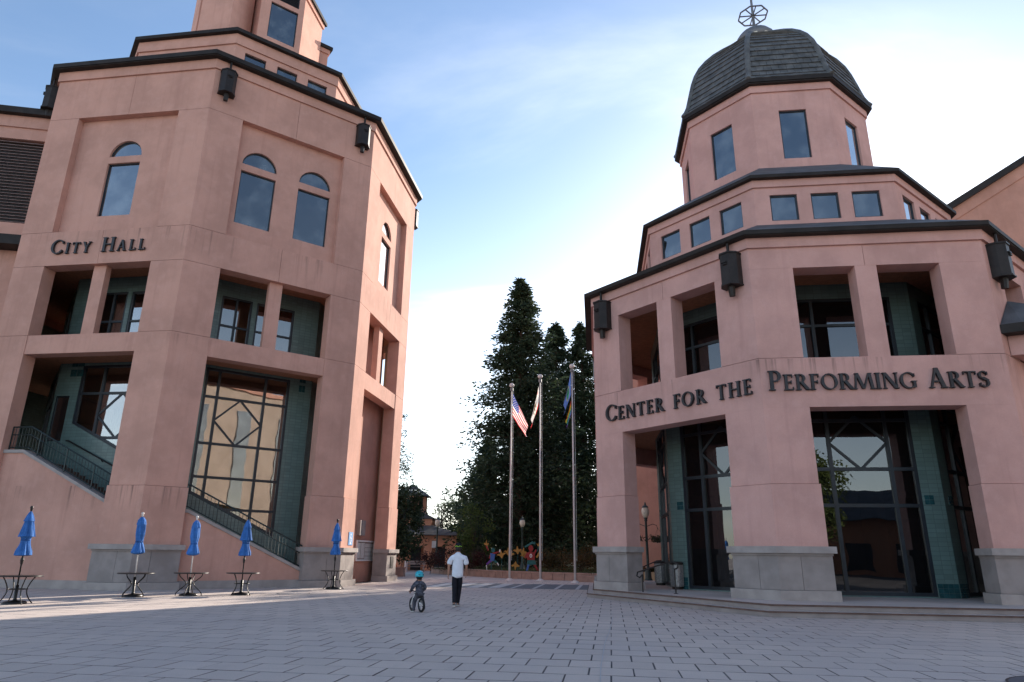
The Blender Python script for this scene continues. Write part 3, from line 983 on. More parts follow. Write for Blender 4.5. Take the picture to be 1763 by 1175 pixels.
# outside stair: parapet, cap, flight, railing
def stair_side(k, pts_cap, base, z_rail=1.0, wallrail=None):
    P = CH.P(k)
    us_ = [p[0] for p in pts_cap]
    lo = [(us_[0], 0), (us_[-1], 0)] + [(u, z - .14) for u, z in reversed(pts_cap)]
    mb = MB(); mb.extr(P, lo, [], .22, .55); mb.build('stair_parapet', stc, ch)
    mb = MB(); mb.extr(P, rect(us_[0], us_[-1], 0, .33), [], .17, .5); mb.build('parapet_base', M['stone_cap'], ch)
    cap = [(u, z) for u, z in pts_cap] + [(u, z - .14) for u, z in reversed(pts_cap)]
    mb = MB(); mb.extr(P, cap, [], .15, .62); mb.build('parapet_cap', M['stone_cap'], ch)
    # steps
    (u0, z0), (u1, z1) = pts_cap[-2], pts_cap[-1]
    n = int((z0 - z1) / .165)
    for i in range(n):
        ua, ub = u0 + (u1 - u0) * i / n, u0 + (u1 - u0) * (i + 1) / n
        z = z0 - .35 - (z0 - z1) * (i + 1) / n
        m = MB(); m.extr(P, rect(ua, ub + .02, z - .3, z), [], .56, DI - .01); m.build('step', M['brick_floor'], ch)
    if pts_cap[0][0] < u0 - .1:
        m = MB(); m.extr(P, rect(pts_cap[0][0] - 1.2, u0, z0 - .6, z0 - .36), [], .56, DI - .01); m.build('landing', M['brick_floor'], ch)
    # railing
    def zc(u):
        for (a, za), (b, zb) in zip(pts_cap, pts_cap[1:]):
            if a <= u <= b: return za + (zb - za) * (u - a) / (b - a)
        return pts_cap[-1][1]
    r = MB(); dd = .38
    path = [(u, z) for u, z in pts_cap]
    path[0] = (path[0][0] + .03, path[0][1]); path[-1] = (path[-1][0] - .06, path[-1][1])
    r.tube([P(u, dd, z + z_rail) for u, z in path], .035, 6)
    rail = r.build('railing', M['rail'], ch)
    for h in (.12, z_rail - .34):
        m = MB(); m.tube([P(u, dd, z + h) for u, z in path], .022, 5); m.build('rail_bar', M['rail'], rail)
    nb = int((path[-1][0] - path[0][0]) / .155)
    for i in range(nb + 1):
        u = path[0][0] + (path[-1][0] - path[0][0]) * i / nb
        m = MB(); post = i % 9 == 0
        m.bar(P(u, dd, zc(u) + (0 if post else .12)), P(u, dd, zc(u) + z_rail), .04 if post else .017)
        m.build('post' if post else 'baluster', M['rail'], rail)
    if wallrail:
        m = MB(); pts = [P(u, DI - .12, z) for u, z in wallrail]
        m.tube([P(wallrail[0][0] - .12, DI - .12, wallrail[0][1])] + pts, .035, 8)
        for u, z in wallrail[1:]: m.bar(P(u - .5, DI - .12, z + .2), P(u - .5, DI, z + .12), .03)
        m.build('wall_handrail', M['metal'], ch)


stair_side(0, [(W_ + .0, 5.62), (2.57, 5.62), (S_ - W_ + .05, 3.40)], .3, 1.02, [(2.48, 6.4), (4.87, 5.28), (7.0, 4.3)])
stair_side(1, [(W_ - .0, 3.22), (1.85, 3.20), (S_ - W_ + .0, .78)], .3, 1.02)
for k in range(8):
    if k not in (0, 1, 2):
        pass
m = MB(); m.prism([CH.V(1, .56), CH.P2(1, W_ + .25, .56), CH.P2(1, W_ + .25, DI - .01), CH.V(1, DI - .01), CH.P2(0, S_ - W_ - .1, DI - .01), CH.P2(0, S_ - W_ - .1, .56)], 2.55, 2.85)
m.build('landing', M['brick_floor'], ch)

# small fixtures on the entrance side
P2f = CH.P(2)
m = MB(); m.prism([P2f(4.75, 1.0, 0)[:2], P2f(5.6, 1.0, 0)[:2], P2f(5.6, .78, 0)[:2], P2f(4.75, .78, 0)[:2]], 2.45, 3.25); m.build('meter_box', M['stone'], ch)
nb = thing('notice_board', 'glazed white notice board with pinned papers in the pink entrance recess', 'notice board', P2f(6.3, .9, 1.1))
m = MB(); m.extr(P2f, rect(4.85, 7.75, 1.1, 2.2), [rect(4.93, 7.67, 1.18, 2.12)], .9, .995); m.build('frame', M['white'], nb)
m = MB(); m.extr(P2f, rect(4.9, 7.7, 1.15, 2.15), [], .965, .99); m.build('backing', M['stone'], nb)
for i, (u, z, w, h) in enumerate([(5.0, 1.25, .5, .8), (5.6, 1.25, .55, .82), (6.25, 1.83, 1.3, .2), (6.25, 1.6, 1.3, .2), (6.25, 1.38, 1.3, .19), (6.25, 1.2, 1.3, .15)]):
    m = MB(); m.extr(P2f, rect(u, u + w, z, z + h), [], .955, .964); m.build('paper', M['paper'], nb)
sg = thing('access_sign', 'small blue accessible-entrance sign on the sunlit pillar', 'sign', P2f(1.2, -.055, 1.92))
m = MB(); m.extr(P2f, rect(.92, 1.46, 1.88, 2.5), [], -.075, -.053); m.build('panel', M['sign_blue'], sg)
m = MB()
hx = [(1.17 + .045 * cos(i * pi / 5), 2.39 + .045 * sin(i * pi / 5)) for i in range(10)]
m.extr(P2f, hx, [], -.079, -.0755); m.extr(P2f, rect(1.14, 1.19, 2.2, 2.34), [], -.0791, -.0755); m.extr(P2f, rect(1.19, 1.31, 2.2, 2.235), [], -.0792, -.0755); m.extr(P2f, rect(1.275, 1.315, 2.08, 2.2), [], -.0793, -.0755)
ring_o = [(1.2 + .12 * cos(radians(a)), 2.16 + .12 * sin(radians(a))) for a in range(110, 350, 20)]; ring_i = [(1.2 + .09 * cos(radians(a)), 2.16 + .09 * sin(radians(a))) for a in range(110, 350, 20)][::-1]
m.extr(P2f, ring_o + ring_i, [], -.0794, -.0755)
m.build('wheelchair_symbol', M['white'], sg)
m = MB(); m.extr(P2f, [(1.08, 1.97), (1.19, 2.03), (1.30, 1.97), (1.19, 1.92)], [], -.079, -.0755); m.build('arrow', M['white'], sg)
m = MB(); m.extr(P2f, rect(7.62, 8.15, .72, 1.36), [], -.15, -.121); pl = m.build('wall_plaque', M['metal'], None); tag(pl, 'dark bronze plaque fixed on the shaded stone plinth', 'plaque')
m = MB(); m.prism([P2f(S_ - W_ - .10, .15, 0)[:2], P2f(S_ - W_ - .115, .15, 0)[:2], P2f(S_ - W_ - .115, .32, 0)[:2], P2f(S_ - W_ - .10, .32, 0)[:2]], .35, 1.4); m = m.build('white_panel', M['white']); tag(m, 'narrow white upright panel on the inner side of the stone plinth', 'panel')
lt = thing('building_lettering', 'dark raised letters CITY HALL on the pink band', 'lettering', CH.P(0)(4.2, 0, 14.8))
lettering(lt, CH.P(0), 'City Hall', 1.86, 6.72, 14.76, .72, .55)

# louvred wing behind the left corner
wg = thing('louvred_wing', 'pink wing with a large dark louvred opening beside the city hall', 'building', (-30.5, 33.5, 0))
wa = Vector(CH.P2(0, 0, .9)); wdir = Vector((-.985, -.17)).normalized(); wn_ = Vector((wdir.y, -wdir.x))
if wn_.y > 0: wn_ = -wn_


def PWg(u, d, z):
    q = wa + wdir * u - wn_ * d; return (q.x, q.y, z)


hole = rect(.35, 8.0, 16.9, 21.6)
mb = MB(); mb.extr(PWg, rect(-.3, 11, 16.2, 22.9), [hole], 0, .5); mb.build('wall', stc, wg)
mb = MB(); mb.extr(PWg, rect(-.3, 11, 0, 15.55), [], .35, .8); mb.build('wall', stc, wg)
mb = MB(); mb.extr(PWg, rect(-.3, 11, 22.25, 22.9), [], -.09, .0); mb.build('cornice', stc, wg)
mb = MB(); mb.extr(PWg, rect(-.2, 11.2, 22.902, 23.25), [], -.4, .6); mb.build('gutter', M['gutter'], wg)
mb = MB(); mb.extr(PWg, rect(-.1, 11.2, 15.552, 15.95), [], -.55, .7); mb.extr(PWg, rect(.0, 11.2, 15.952, 16.2), [], -.2, .7); mb.build('eave', M['gutter'], wg)
mb = MB(); mb.extr(PWg, rect(.3, 8.05, 16.85, 21.65), [], .46, .49); mb.build('backing', M['metal'], wg)
for i in range(27):
    z = 16.98 + i * .172; m = MB(); m.bar(PWg(.36, .12, z), PWg(7.99, .12, z), .10, .03); m.build('louvre_slat', M['louvre'], wg)

# ================================================================== ARTS BUILDING
cp = thing('arts_center', 'pink octagonal performing arts building with a dark tiled dome', 'building', (CP.c.x, CP.c.y, .3))
S2, W2, T2 = CP.s, 1.45, .72
stp = M['stucco_cp']
KB, KL, KA, KC, KLIP, KG = 3.75, 6.2, 7.87, 11.1, 11.87, 12.24
for k in range(8):
    plinth(cp, CP, k, W2, .3, 1.86, T2)
    pillar(cp, CP, k, W2 + .04, 1.86, KB - G2, .05, T2, stp)
    pillar(cp, CP, k, W2, KB + G2, KL, 0, T2, stp)
    pillar(cp, CP, k, W2, KA + G2, KC - .004, 0, T2, stp)
    band(cp, CP, k, KL + .002, KA - G2, T2, stp, split=False)
    band(cp, CP, k, KC, KLIP, T2, stp)
    panel(cp, CP, k, 3.49, 4.19, KA - G2, KC + .01, .006, T2 - .02, stp, 'column')
mb = MB(); CP.ring(mb, -.09, .4, KLIP + .002, KG); mb.build('cornice', stp, cp)
mb = MB(); CP.ring(mb, -.34, .1, KG + .002, KG + .03); CP.ring(mb, -.38, -.06, KG + .03, KG + .19); mb.build('gutter', M['gutter'], cp)
mb = MB(); CP.frustum(mb, -.34, KG + .2, 2.75, 14.15); mb.build('roof', M['roof'], cp)
for k in (0, 2, 6):
    rain_head(cp, CP, k, .72, 11.75, KG + .1, 1.12, .68); rain_head(cp, CP, k, S2 - .62, 11.75, KG + .1, 1.12, .68)
# clerestory tier
CT2 = Oct(CP.c, 5.4, CP.rot0)
for k in range(8):
    P = CT2.P(k); hs = [rect(c - .53, c + .53, 14.3, 15.45) for c in (1.14, 2.72, 4.28)]
    mb = MB(); mb.extr(P, rect(0, CT2.s, 13.4, 15.78), hs, 0, .3); mb.build('tier_wall', stp, cp)
    for h in hs: window(cp, P, h, .12, M['glass_up'], .06)
mb = MB(); CT2.ring(mb, -.08, .3, 15.782, 16.1); mb.build('tier_cornice', stp, cp)
mb = MB(); CT2.ring(mb, -.3, .1, 16.102, 16.24); mb.build('tier_gutter', M['gutter'], cp)
mb = MB(); CT2.frustum(mb, -.28, 16.25, 2.34, 18.1); mb.build('tier_roof', M['roof'], cp)
# drum
CD = Oct(CP.c, 3.47, CP.rot0)
for k in range(8):
    P = CD.P(k); h = rect(1.14, 2.34, 18.52, 21.04)
    mb = MB(); mb.extr(P, rect(0, CD.s, 17.4, 22.02), [h], 0, .3); mb.build('drum_wall', stp, cp)
    window(cp, P, h, .13, M['glass_up'], .06)
mb = MB(); CD.ring(mb, -.08, .25, 22.022, 22.38); mb.build('drum_cornice', stp, cp)
mb = MB(); CD.ring(mb, -.27, .1, 22.382, 22.44); CD.ring(mb, -.32, -.1, 22.442, 22.64); mb.build('drum_gutter', M['gutter'], cp)
# tiled dome
prof = [(4.82, 22.62), (4.66, 22.84), (4.52, 23.15), (4.40, 23.6), (4.27, 24.1), (4.12, 24.65), (3.92, 25.2), (3.62, 25.75), (3.2, 26.3), (2.68, 26.84), (2.1, 27.33), (1.5, 27.78), (.9, 28.2)]
mb = MB()
for (r0, z0), (r1, z1) in zip(prof, prof[1:]):
    for k in range(8):
        a0, a1 = CD.ang(k), CD.ang(k + 1)
        q = lambda r, a, z: (CP.c.x + (r - .07) * cos(a), CP.c.y + (r - .07) * sin(a), z - .03)
        mb.poly([q(r0, a0, z0), q(r0, a1, z0), q(r1, a1, z1), q(r1, a0, z1)])
dome = mb.build('dome', M['roof'], cp)


def prof_at(s):
    """point on the dome's hip by arc length fraction"""
    L = [0]
    for a, b in zip(prof, prof[1:]): L.append(L[-1] + math.dist(a, b))
    t = s * L[-1]
    for i in range(len(L) - 1):
        if t <= L[i + 1] + 1e-9:
            f = (t - L[i]) / (L[i + 1] - L[i]); return tuple(prof[i][j] + (prof[i + 1][j] - prof[i][j]) * f for j in (0, 1))
    return prof[-1]


tiles = []
NR = 19
for r in range(NR):
    s0, s1 = max(0, (r - .12) / NR), (r + 1) / NR
    (ra, za), (rb, zb) = prof_at(s0), prof_at(s1)
    wid = 2 * ra * sin(pi / 8); n = max(2, round(wid / .33))
    for k in range(8):
        a0, a1 = CD.ang(k), CD.ang(k + 1)
        A0 = Vector((CP.c.x + ra * cos(a0), CP.c.y + ra * sin(a0), za)); A1 = Vector((CP.c.x + ra * cos(a1), CP.c.y + ra * sin(a1), za))
        B0 = Vector((CP.c.x + rb * cos(a0), CP.c.y + rb * sin(a0), zb)); B1 = Vector((CP.c.x + rb * cos(a1), CP.c.y + rb * sin(a1), zb))
        nrm = (A1 - A0).cross(B0 - A0).normalized()
        off = .5 if r % 2 else 0
        for i in range(n + (1 if r % 2 else 0)):
            f0 = max(0, (i - off) / n) + .002; f1 = min(1, (i + 1 - off) / n) - .002
            if f1 - f0 < .02: continue
            lift = random.uniform(.055, .066)
            p = [A0.lerp(A1, f0), A0.lerp(A1, f1), B0.lerp(B1, f1), B0.lerp(B1, f0)]
            top = [p[0] + nrm * (lift + .02), p[1] + nrm * (lift + random.uniform(.015, .025)), p[2] + nrm * .02, p[3] + nrm * .02]
            bot = [p[0] + nrm * .005, p[1] + nrm * .005, p[2] - nrm * .02, p[3] - nrm * .02]
            tiles.append((k in (0, 1), k, r, top, bot))
tiles.sort(key=lambda t: (0 if t[1] in (1,) else 1 if t[1] == 0 else 2 if t[1] in (2, 7) else 3, t[2]))


def add_tile(mb, top, bot):
    i = mb.vs(top); j = mb.vs(bot)
    mb.face((i, i + 1, i + 2, i + 3)); mb.face((j, j + 1, i + 1, i)); mb.face((j + 1, j + 2, i + 2, i + 1)); mb.face((j + 3, j, i, i + 3)); mb.face((j + 3, j + 2, j + 1, j))


for t in tiles[:300]:
    mb = MB(); add_tile(mb, t[3], t[4]); mb.build('roof_tile', M['tile'], dome)
mb = MB()
for t in tiles[300:]: add_tile(mb, t[3], t[4])
o = mb.build('roof_tiles', M['tile'], dome); o['kind'] = 'stuff'
for k in range(8):
    m = MB(); a = CD.ang(k)
    m.tube([(CP.c.x + (r + .02) * cos(a), CP.c.y + (r + .02) * sin(a), z + .02) for r, z in prof], .13, 8); m.build('hip_tile', M['tile'], dome)
m = MB(); CD.ring(m, -.30, -.2, 22.642, 22.70); m.build('eave_flashing', M['zinc'], dome)
# hub, mast and compass wheel
m = MB(); m.lathe([(1.02, 28.0), (1.02, 28.32), (1.06, 28.36), (1.0, 28.62), (.82, 28.86), (.55, 29.02), (.42, 29.06), (.36, 29.22), (.2, 29.34), (.08, 29.38)], 20, (CP.c.x, CP.c.y, 0))
hub = m.build('hub', M['zinc'], dome, smooth=True)
for i in range(8):
    m = MB(); m.box((CP.c.x + 1.015 * cos(i * pi / 4 + .3), CP.c.y + 1.015 * sin(i * pi / 4 + .3), 28.17), (.06, .42, .24), i * pi / 4 + .3); m.build('hub_window', M['globe'], hub)
fin = MB(); fin.tube([(CP.c.x, CP.c.y, 29.3), (CP.c.x, CP.c.y, 30.2), (CP.c.x, CP.c.y, 33.5)], [.085, .075, .05], 8)
fin = fin.build('finial_mast', M['zinc'], cp)
m = MB(); wheel = [(CP.c.x + .78 * cos(CP.ang(k)), CP.c.y + .78 * sin(CP.ang(k)), 30.22) for k in range(8)]
for k in range(8): m.bar(wheel[k], wheel[(k + 1) % 8], .06)
m.build('wheel_rim', M['zinc'], fin)
for k in range(8):
    m = MB(); a = CP.ang(k) + pi / 8; m.bar((CP.c.x, CP.c.y, 30.22), (CP.c.x + .72 * cos(a), CP.c.y + .72 * sin(a), 30.22), .05); m.build('wheel_spoke', M['zinc'], fin)
# inner drum
D2 = 2.95
i0, i1 = .4142 * D2, S2 - .4142 * D2
for k in range(8):
    P = CP.P(k)
    low = rect(1.93, 5.73, .34, 7.0); up = rect(1.93, 5.73, 8.0, 11.02)
    mb = MB(); mb.extr(P, rect(i0, i1, .3, 11.6), [low, up], D2, D2 + .25); mb.build('inner_wall', M['teal'], cp)
    glazing(cp, P, low, [1.93, 2.88, 4.88, 5.73], [.34, 3.3, 4.56, 6.3, 7.0], D2 + .08, M['glass_arts'], .12, (3.88, 5.5, 1.0, .95))
    glazing(cp, P, up, [1.93, 2.86, 4.88, 5.73], [8.0, 9.95, 11.02], D2 + .08, M['glass_arts'], .1)
    if k in (2, 3): panel(cp, CP, k, W2 - .1, S2 - W2 + .1, .3, KC + .3, .5, .7, M['interior_dark'], 'opening_infill')  # dark panel added across these openings, standing in for their deep shade
    for cu in (1.58, 5.8):
        for i in range(2):
            for j in range(2):
                m = MB(); m.extr(P, rect(cu + i * .155, cu + i * .155 + .145, 3.34 + j * .16, 3.34 + j * .16 + .15), [], D2 - .012, D2 + .03); m.build('accent_tile', M['teal_dark'], cp)
    for ua, ub in ((i0 + .01, 1.9), (5.76, i1 - .01)):
        n = 4
        for i in range(n):
            for j in range(3):
                w = (ub - ua) / n
                m = MB(); m.extr(P, rect(ua + i * w, ua + (i + 1) * w - .012, .31 + j * .15, .31 + j * .15 + .14), [], D2 - .015, D2 + .03); m.build('base_tile', M['teal_dark'], cp)
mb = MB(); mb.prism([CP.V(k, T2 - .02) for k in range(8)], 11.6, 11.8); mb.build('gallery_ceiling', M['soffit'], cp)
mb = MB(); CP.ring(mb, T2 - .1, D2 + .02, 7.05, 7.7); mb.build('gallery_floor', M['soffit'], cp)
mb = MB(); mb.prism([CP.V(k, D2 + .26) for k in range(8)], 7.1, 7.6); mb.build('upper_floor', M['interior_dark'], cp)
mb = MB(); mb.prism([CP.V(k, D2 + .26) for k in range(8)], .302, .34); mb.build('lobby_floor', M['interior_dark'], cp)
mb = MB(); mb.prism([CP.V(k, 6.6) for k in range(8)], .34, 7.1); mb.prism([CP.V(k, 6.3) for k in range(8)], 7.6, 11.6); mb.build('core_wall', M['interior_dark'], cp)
l1 = thing('building_lettering', 'dark raised letters CENTER FOR THE, left half of the wording over the entrance', 'lettering', CP.P(0)(3.8, 0, 6.7))
lettering(l1, CP.P(0), 'Center for the', .66, 7.36, 6.70, .66, .53)
l2 = thing('building_lettering', 'dark raised letters PERFORMING ARTS, right half of the wording over the entrance', 'lettering', CP.P(1)(3.8, 0, 6.7))
lettering(l2, CP.P(1), 'Performing Arts', .22, 6.98, 6.75, .66, .53)

# little hood roof on the right-hand side
hd = thing('side_porch', 'low pink porch with a small dark hipped roof on the right side', 'porch', CP.P(2)(3, -1, .3))
P = CP.P(2)
mb = MB(); mb.prism([P(.55, -.02, 0)[:2], P(7, -.02, 0)[:2], P(7, -2.2, 0)[:2], P(2.2, -2.2, 0)[:2], P(.75, -.5, 0)[:2]], 7.9, 8.55); mb.build('wall', stp, hd)
mb = MB(); mb.prism([P(.05, -.01, 0)[:2], P(7, -.01, 0)[:2], P(7, -2.6, 0)[:2], P(2.0, -2.6, 0)[:2], P(.25, -.55, 0)[:2]], 8.552, 8.85); mb.build('gutter', M['gutter'], hd)
mb = MB()
e = [P(.1, -.02, 8.86), P(.3, -.55, 8.86), P(2.0, -2.6, 8.86), P(7, -2.6, 8.86)]; r_ = [P(1.4, -.02, 10.0), P(7, -.02, 10.0)]
mb.poly([e[0], e[1], r_[0]]); mb.poly([e[1], e[2], r_[0]]); mb.poly([e[2], e[3], r_[1], r_[0]]); mb.build('roof', M['roof'], hd)

# theatre hall behind, with a raked gable
th = thing('theatre_hall', 'large pink theatre hall with a sloping roofline behind the domed building', 'building', (20, 50, 0))


def TA(x, y): w = Vector((7.35, 50.0)) + EX * x + EY * y; return (w.x, w.y)


mb = MB(); mb.prism([TA(0, 0), TA(26, 0), TA(26, 14), TA(6.3, 14)], -.05, 15.6); mb.build('wall', M['stucco_soft'], th)
mb = MB(); mb.prism([TA(-.12, -.12), TA(26, -.12), TA(26, 14), TA(6.1, 14)], 15.602, 16.1); mb.build('cornice', M['stucco_soft'], th)
# gabled front to the right
gw = thing('gabled_hall', 'pink gabled wall with a dark raking roof edge at the top right', 'building', (28, 36, 0))
g0 = Vector((19.6, 36.2))


def PG(u, d, z):
    q = g0 + EX * u + EY * d; return (q.x, q.y, z)


rake = .62
loop = [(0, 0), (13, 0), (13, 17.2 + 13 * rake), (0, 17.2)]
mb = MB(); mb.extr(PG, loop, [], 0, 12); mb.build('wall', M['stucco_soft'], gw)
mb = MB(); mb.extr(PG, [(-.1, 16.5), (13, 16.5 + 13.1 * rake), (13, 17.22 + 13.1 * rake), (-.1, 17.22)], [], -.1, -.002); mb.build('rake_band', M['stucco_soft'], gw)
mb = MB(); mb.extr(PG, [(-.3, 17.1), (13, 17.1 + 13.3 * rake), (13, 17.5 + 13.3 * rake), (-.3, 17.5)], [], -.45, 12); mb.build('roof', M['gutter'], gw)

# ================================================================== PAVILION
pv = thing('pavilion', 'small pink pavilion with stacked hipped roofs and a lantern on top', 'pavilion', (-10.4, 74, 0))
PVm = M['stucco_pav']


def sq(h, z0, z1, cx=-10.4, cy=74.): return [(cx + a, cy + b) for a, b in ((-h, -h), (h, -h), (h, h), (-h, h))]


def PPv(u, d, z): return (-10.4 + u, 74 - 5.2 + d, z)


mb = MB(); mb.extr(PPv, rect(-5.2, 5.2, 0, 3.0), [rect(-2.3, -.9, .0, 2.3), rect(-.9 + .9, 2.1, .0, 2.25), rect(2.9, 4.2, 0, 2.25)], 0, .4); mb.build('wall', PVm, pv)
mb = MB(); mb.prism([(-15.6, 70.9), (-5.2, 70.9), (-5.2, 79.2), (-15.6, 79.2)], 0, 3.0); mb.build('inner_wall', PVm, pv)
mb = MB(); mb.prism(sq(5.35, 0, 0), 3.002, 3.25); mb.build('cornice', PVm, pv)


def hip(mb, h0, z0, h1, z1, cx=-10.4, cy=74.):
    a, b = [(cx + x * h0, cy + y * h0, z0) for x, y in ((-1, -1), (1, -1), (1, 1), (-1, 1))], [(cx + x * h1, cy + y * h1, z1) for x, y in ((-1, -1), (1, -1), (1, 1), (-1, 1))]
    for i in range(4): j = (i + 1) % 4; mb.poly([a[i], a[j], b[j], b[i]])


for nm, (h0, z0, h1, z1) in (('roof', (6.0, 3.3, 2.5, 4.3)), ('upper_roof', (2.75, 5.0, 1.3, 5.65))):
    mb = MB(); mb.prism(sq(h0, 0, 0), z0 - .05, z0 + .02); n = 9
    for i in range(n):
        f, g = i / n, (i + 1) / n
        hip(mb, h0 + (h1 - h0) * f, z0 + .05 + (z1 - z0) * f, h0 + (h1 - h0) * g, z0 + (z1 - z0) * g)
        hip(mb, h0 + (h1 - h0) * f, z0 - .02 + (z1 - z0) * f, h0 + (h1 - h0) * f - .001, z0 + .05 + (z1 - z0) * f)
    mb.build(nm, M['roof'], pv)
mb = MB(); mb.prism(sq(2.4, 0, 0), 4.0, 4.9); mb.build('upper_wall', PVm, pv)
mb = MB(); mb.prism(sq(2.47, 0, 0), 4.55, 4.945); mb.build('upper_cornice', PVm, pv)
PO = Oct((-10.4, 74), 1.28, 0)
for k in range(8):
    h = rect(.35, .93, 6.1, 7.0); mb = MB(); mb.extr(PO.P(k), rect(0, 1.28, 5.4, 7.33), [h], 0, .2); mb.build('lantern_wall', PVm, pv); window(pv, PO.P(k), h, .1, M['glass_up'], .05)
mb = MB()
for i in range(7):
    f, g = i / 7, (i + 1) / 7
    PO.frustum(mb, -.4 + 1.9 * f, 7.36 + 1.3 * f, -.4 + 1.9 * g, 7.33 + 1.3 * g)
PO.ring(mb, -.42, .2, 7.28, 7.37); mb.build('lantern_roof', M['roof'], pv)
mb = MB(); mb.tube([(-10.4, 74, 8.3), (-10.4, 74, 9.8)], [.05, .02], 6); mb.build('finial', M['zinc'], pv)
for x in (-12.0, -9.3, -6.85):
    m = MB(); m.box((x, 70.87, 1.1), (1.0, .04, 2.2)); m.build('door', M['mullion'], pv)

# ================================================================== TREES AND PLANTS
def spray(mb, p, d, ln, w, rng):
    d = Vector(d).normalized(); a = d.cross(Vector((rng.gauss(0, 1), rng.gauss(0, 1), rng.gauss(0, 1)))).normalized()
    p = Vector(p); q = p + d * ln; m = p + d * (ln * .5)
    mb.poly([p, m + a * w / 2, q, m - a * w / 2])


def conifer(name, label, x, y, h, r, mat, n, seed, z0=.08, tip=1.15, group=None, droop=.25, size=.5, lean=0., shape=.76):
    rng = random.Random(seed)
    t = thing(name, label, 'tree', (x, y, 0), 0, group)
    m = MB(); m.tube([(0, 0, -.1), (lean * .3, 0, h * .3), (lean * .6, 0, h * .65), (lean, 0, h * .97)], [h * .026, h * .018, h * .010, .03], 9); m.local('trunk', M['trunk'], t)
    mb = MB(); lm = MB()
    nb = int(n / 120)
    for b in range(nb):
        f = (b + rng.random()) / nb
        z = h * (z0 + (1 - z0) * (1 - (1 - f) ** 1.0))
        R = r * (1 - ((z / h - z0) / (1 - z0))) ** shape * (rng.uniform(.55, 1.1)) + .10
        if rng.random() < .1: R *= 1.12
        a = rng.uniform(0, 2 * pi)
        c0 = Vector((lean * z / h, 0, z)); dr = Vector((cos(a), sin(a), rng.uniform(-.12, .3) - droop * (1 - z / h)))
        if R > .8: lm.tube([c0, c0 + dr * (R * .9)], [.05, .012], 4, False)
        m_ = int(120 * (.35 + .9 * R / r))
        for i in range(m_):
            s = rng.random() ** .6
            sp = .12 + .30 * R * (.25 + .75 * s) * .55
            g3 = [max(-1.25, min(1.25, rng.gauss(0, .9))) for _ in range(3)]
            c = c0 + dr * (R * s * .9) + Vector((g3[0] * sp, g3[1] * sp, g3[2] * (.24 + .04 * R) - .10 * s * R * droop))
            d = Vector((cos(a) + rng.gauss(0, .7), sin(a) + rng.gauss(0, .7), rng.gauss(0, .5) - .15))
            spray(mb, c, d, size * rng.uniform(.5, 1.4), size * rng.uniform(.25, .5), rng)
    mb.local('crown', mat, t); lm.local('limbs', M['trunk'], t)
    return t


def broadleaf(name, label, x, y, h, r, mat, n, seed, z0=1.2, size=.22, clumps=26, group=None, squash=1., trunk_r=.12, cat='tree', trunk_mat=None):
    rng = random.Random(seed)
    t = thing(name, label, cat, (x, y, 0), 0, group)
    m = MB()
    m.tube([(0, 0, -.1), (.05, .02, z0), (.0, .1, z0 + (h - z0) * .55)], [trunk_r, trunk_r * .8, trunk_r * .35], 7)
    cs = []
    for i in range(clumps):
        a = rng.uniform(0, 2 * pi); v = rng.uniform(-1, 1); q = rng.random() ** .4
        c = Vector((r * q * cos(a) * sqrt(1 - v * v), r * q * sin(a) * sqrt(1 - v * v), z0 + (h - z0) * (.5 + .48 * v * q)))
        cs.append((c, rng.uniform(.22, .42) * r * squash))
        m.tube([(0, .05, z0 + (h - z0) * rng.uniform(.05, .35)), tuple(c * .6 + Vector((0, 0, c.z * .3))), tuple(c)], [trunk_r * .4, trunk_r * .22, .01], 5, False)
    m.local('trunk', trunk_mat or M['trunk'], t)
    mb = MB()
    for i in range(n):
        c, rr = cs[rng.randrange(len(cs))]
        v = Vector((rng.gauss(0, 1), rng.gauss(0, 1), rng.gauss(0, 1))).normalized() * (rr * rng.random() ** .45)
        spray(mb, c + v, (rng.gauss(0, 1), rng.gauss(0, 1), rng.gauss(0, .8) - .3), size * rng.uniform(.6, 1.4), size * rng.uniform(.35, .7), rng)
    mb.local('crown', mat, t)
    return t


RG = 'redwoods behind the flagpoles'
conifer('redwood_tree', 'tallest dark redwood, standing behind the two left flagpoles', 1.0, 72, 31.4, 8.6, M['redwood'], 62000, 11, .07, group=RG)
conifer('redwood_tree', 'dark redwood with a thin ragged tip between the other two redwoods', 5.4, 80, 28.8, 8.0, M['redwood'], 44000, 12, .06, group=RG)
conifer('redwood_tree', 'dark redwood right of its fellows, partly hidden by the arts building', 8.8, 82, 29.6, 7.6, M['redwood'], 42000, 13, .06, group=RG)
for i_, (x_, y_, h_, l_) in enumerate(((18.6, 63, 17.0, 'dark evergreen hidden behind the arts building, nearest of a row'), (16.6, 68.5, 17.2, 'dark evergreen hidden behind the arts building, in the middle of a row'), (14.6, 74, 15.8, 'dark evergreen hidden behind the arts building, farthest of a row'))):
    broadleaf('evergreen_tree', l_, x_, y_, h_ + 1.2, 5.2, M['darkleaf'], 9000, 21 + i_, 2.0, .4, 44, 'evergreens behind the arts building', trunk_r=.3)
conifer('cedar_tree', 'blue-green cedar with drooping flat branches left of the redwoods', -2.8, 85, 15.2, 6.4, M['cedar'], 30000, 14, .12, droop=.7, size=.42)
conifer('cedar_tree', 'wispy cedar rising beside the pink city hall', -10.9, 66, 15.2, 3.2, M['cedar'], 4200, 15, .2, droop=.6, size=.26)
broadleaf('magnolia_tree', 'dense dark glossy tree close against the city hall corner', -8.9, 53.5, 6.9, 2.25, M['magnolia'], 7000, 16, .9, .27, 40)
broadleaf('thin_tree', 'thin open tree against the sky above the pavilion roof', -8.6, 88, 10.6, 2.8, M['paleleaf'], 1500, 17, 3.0, .24, 26, squash=.8, trunk_r=.1)
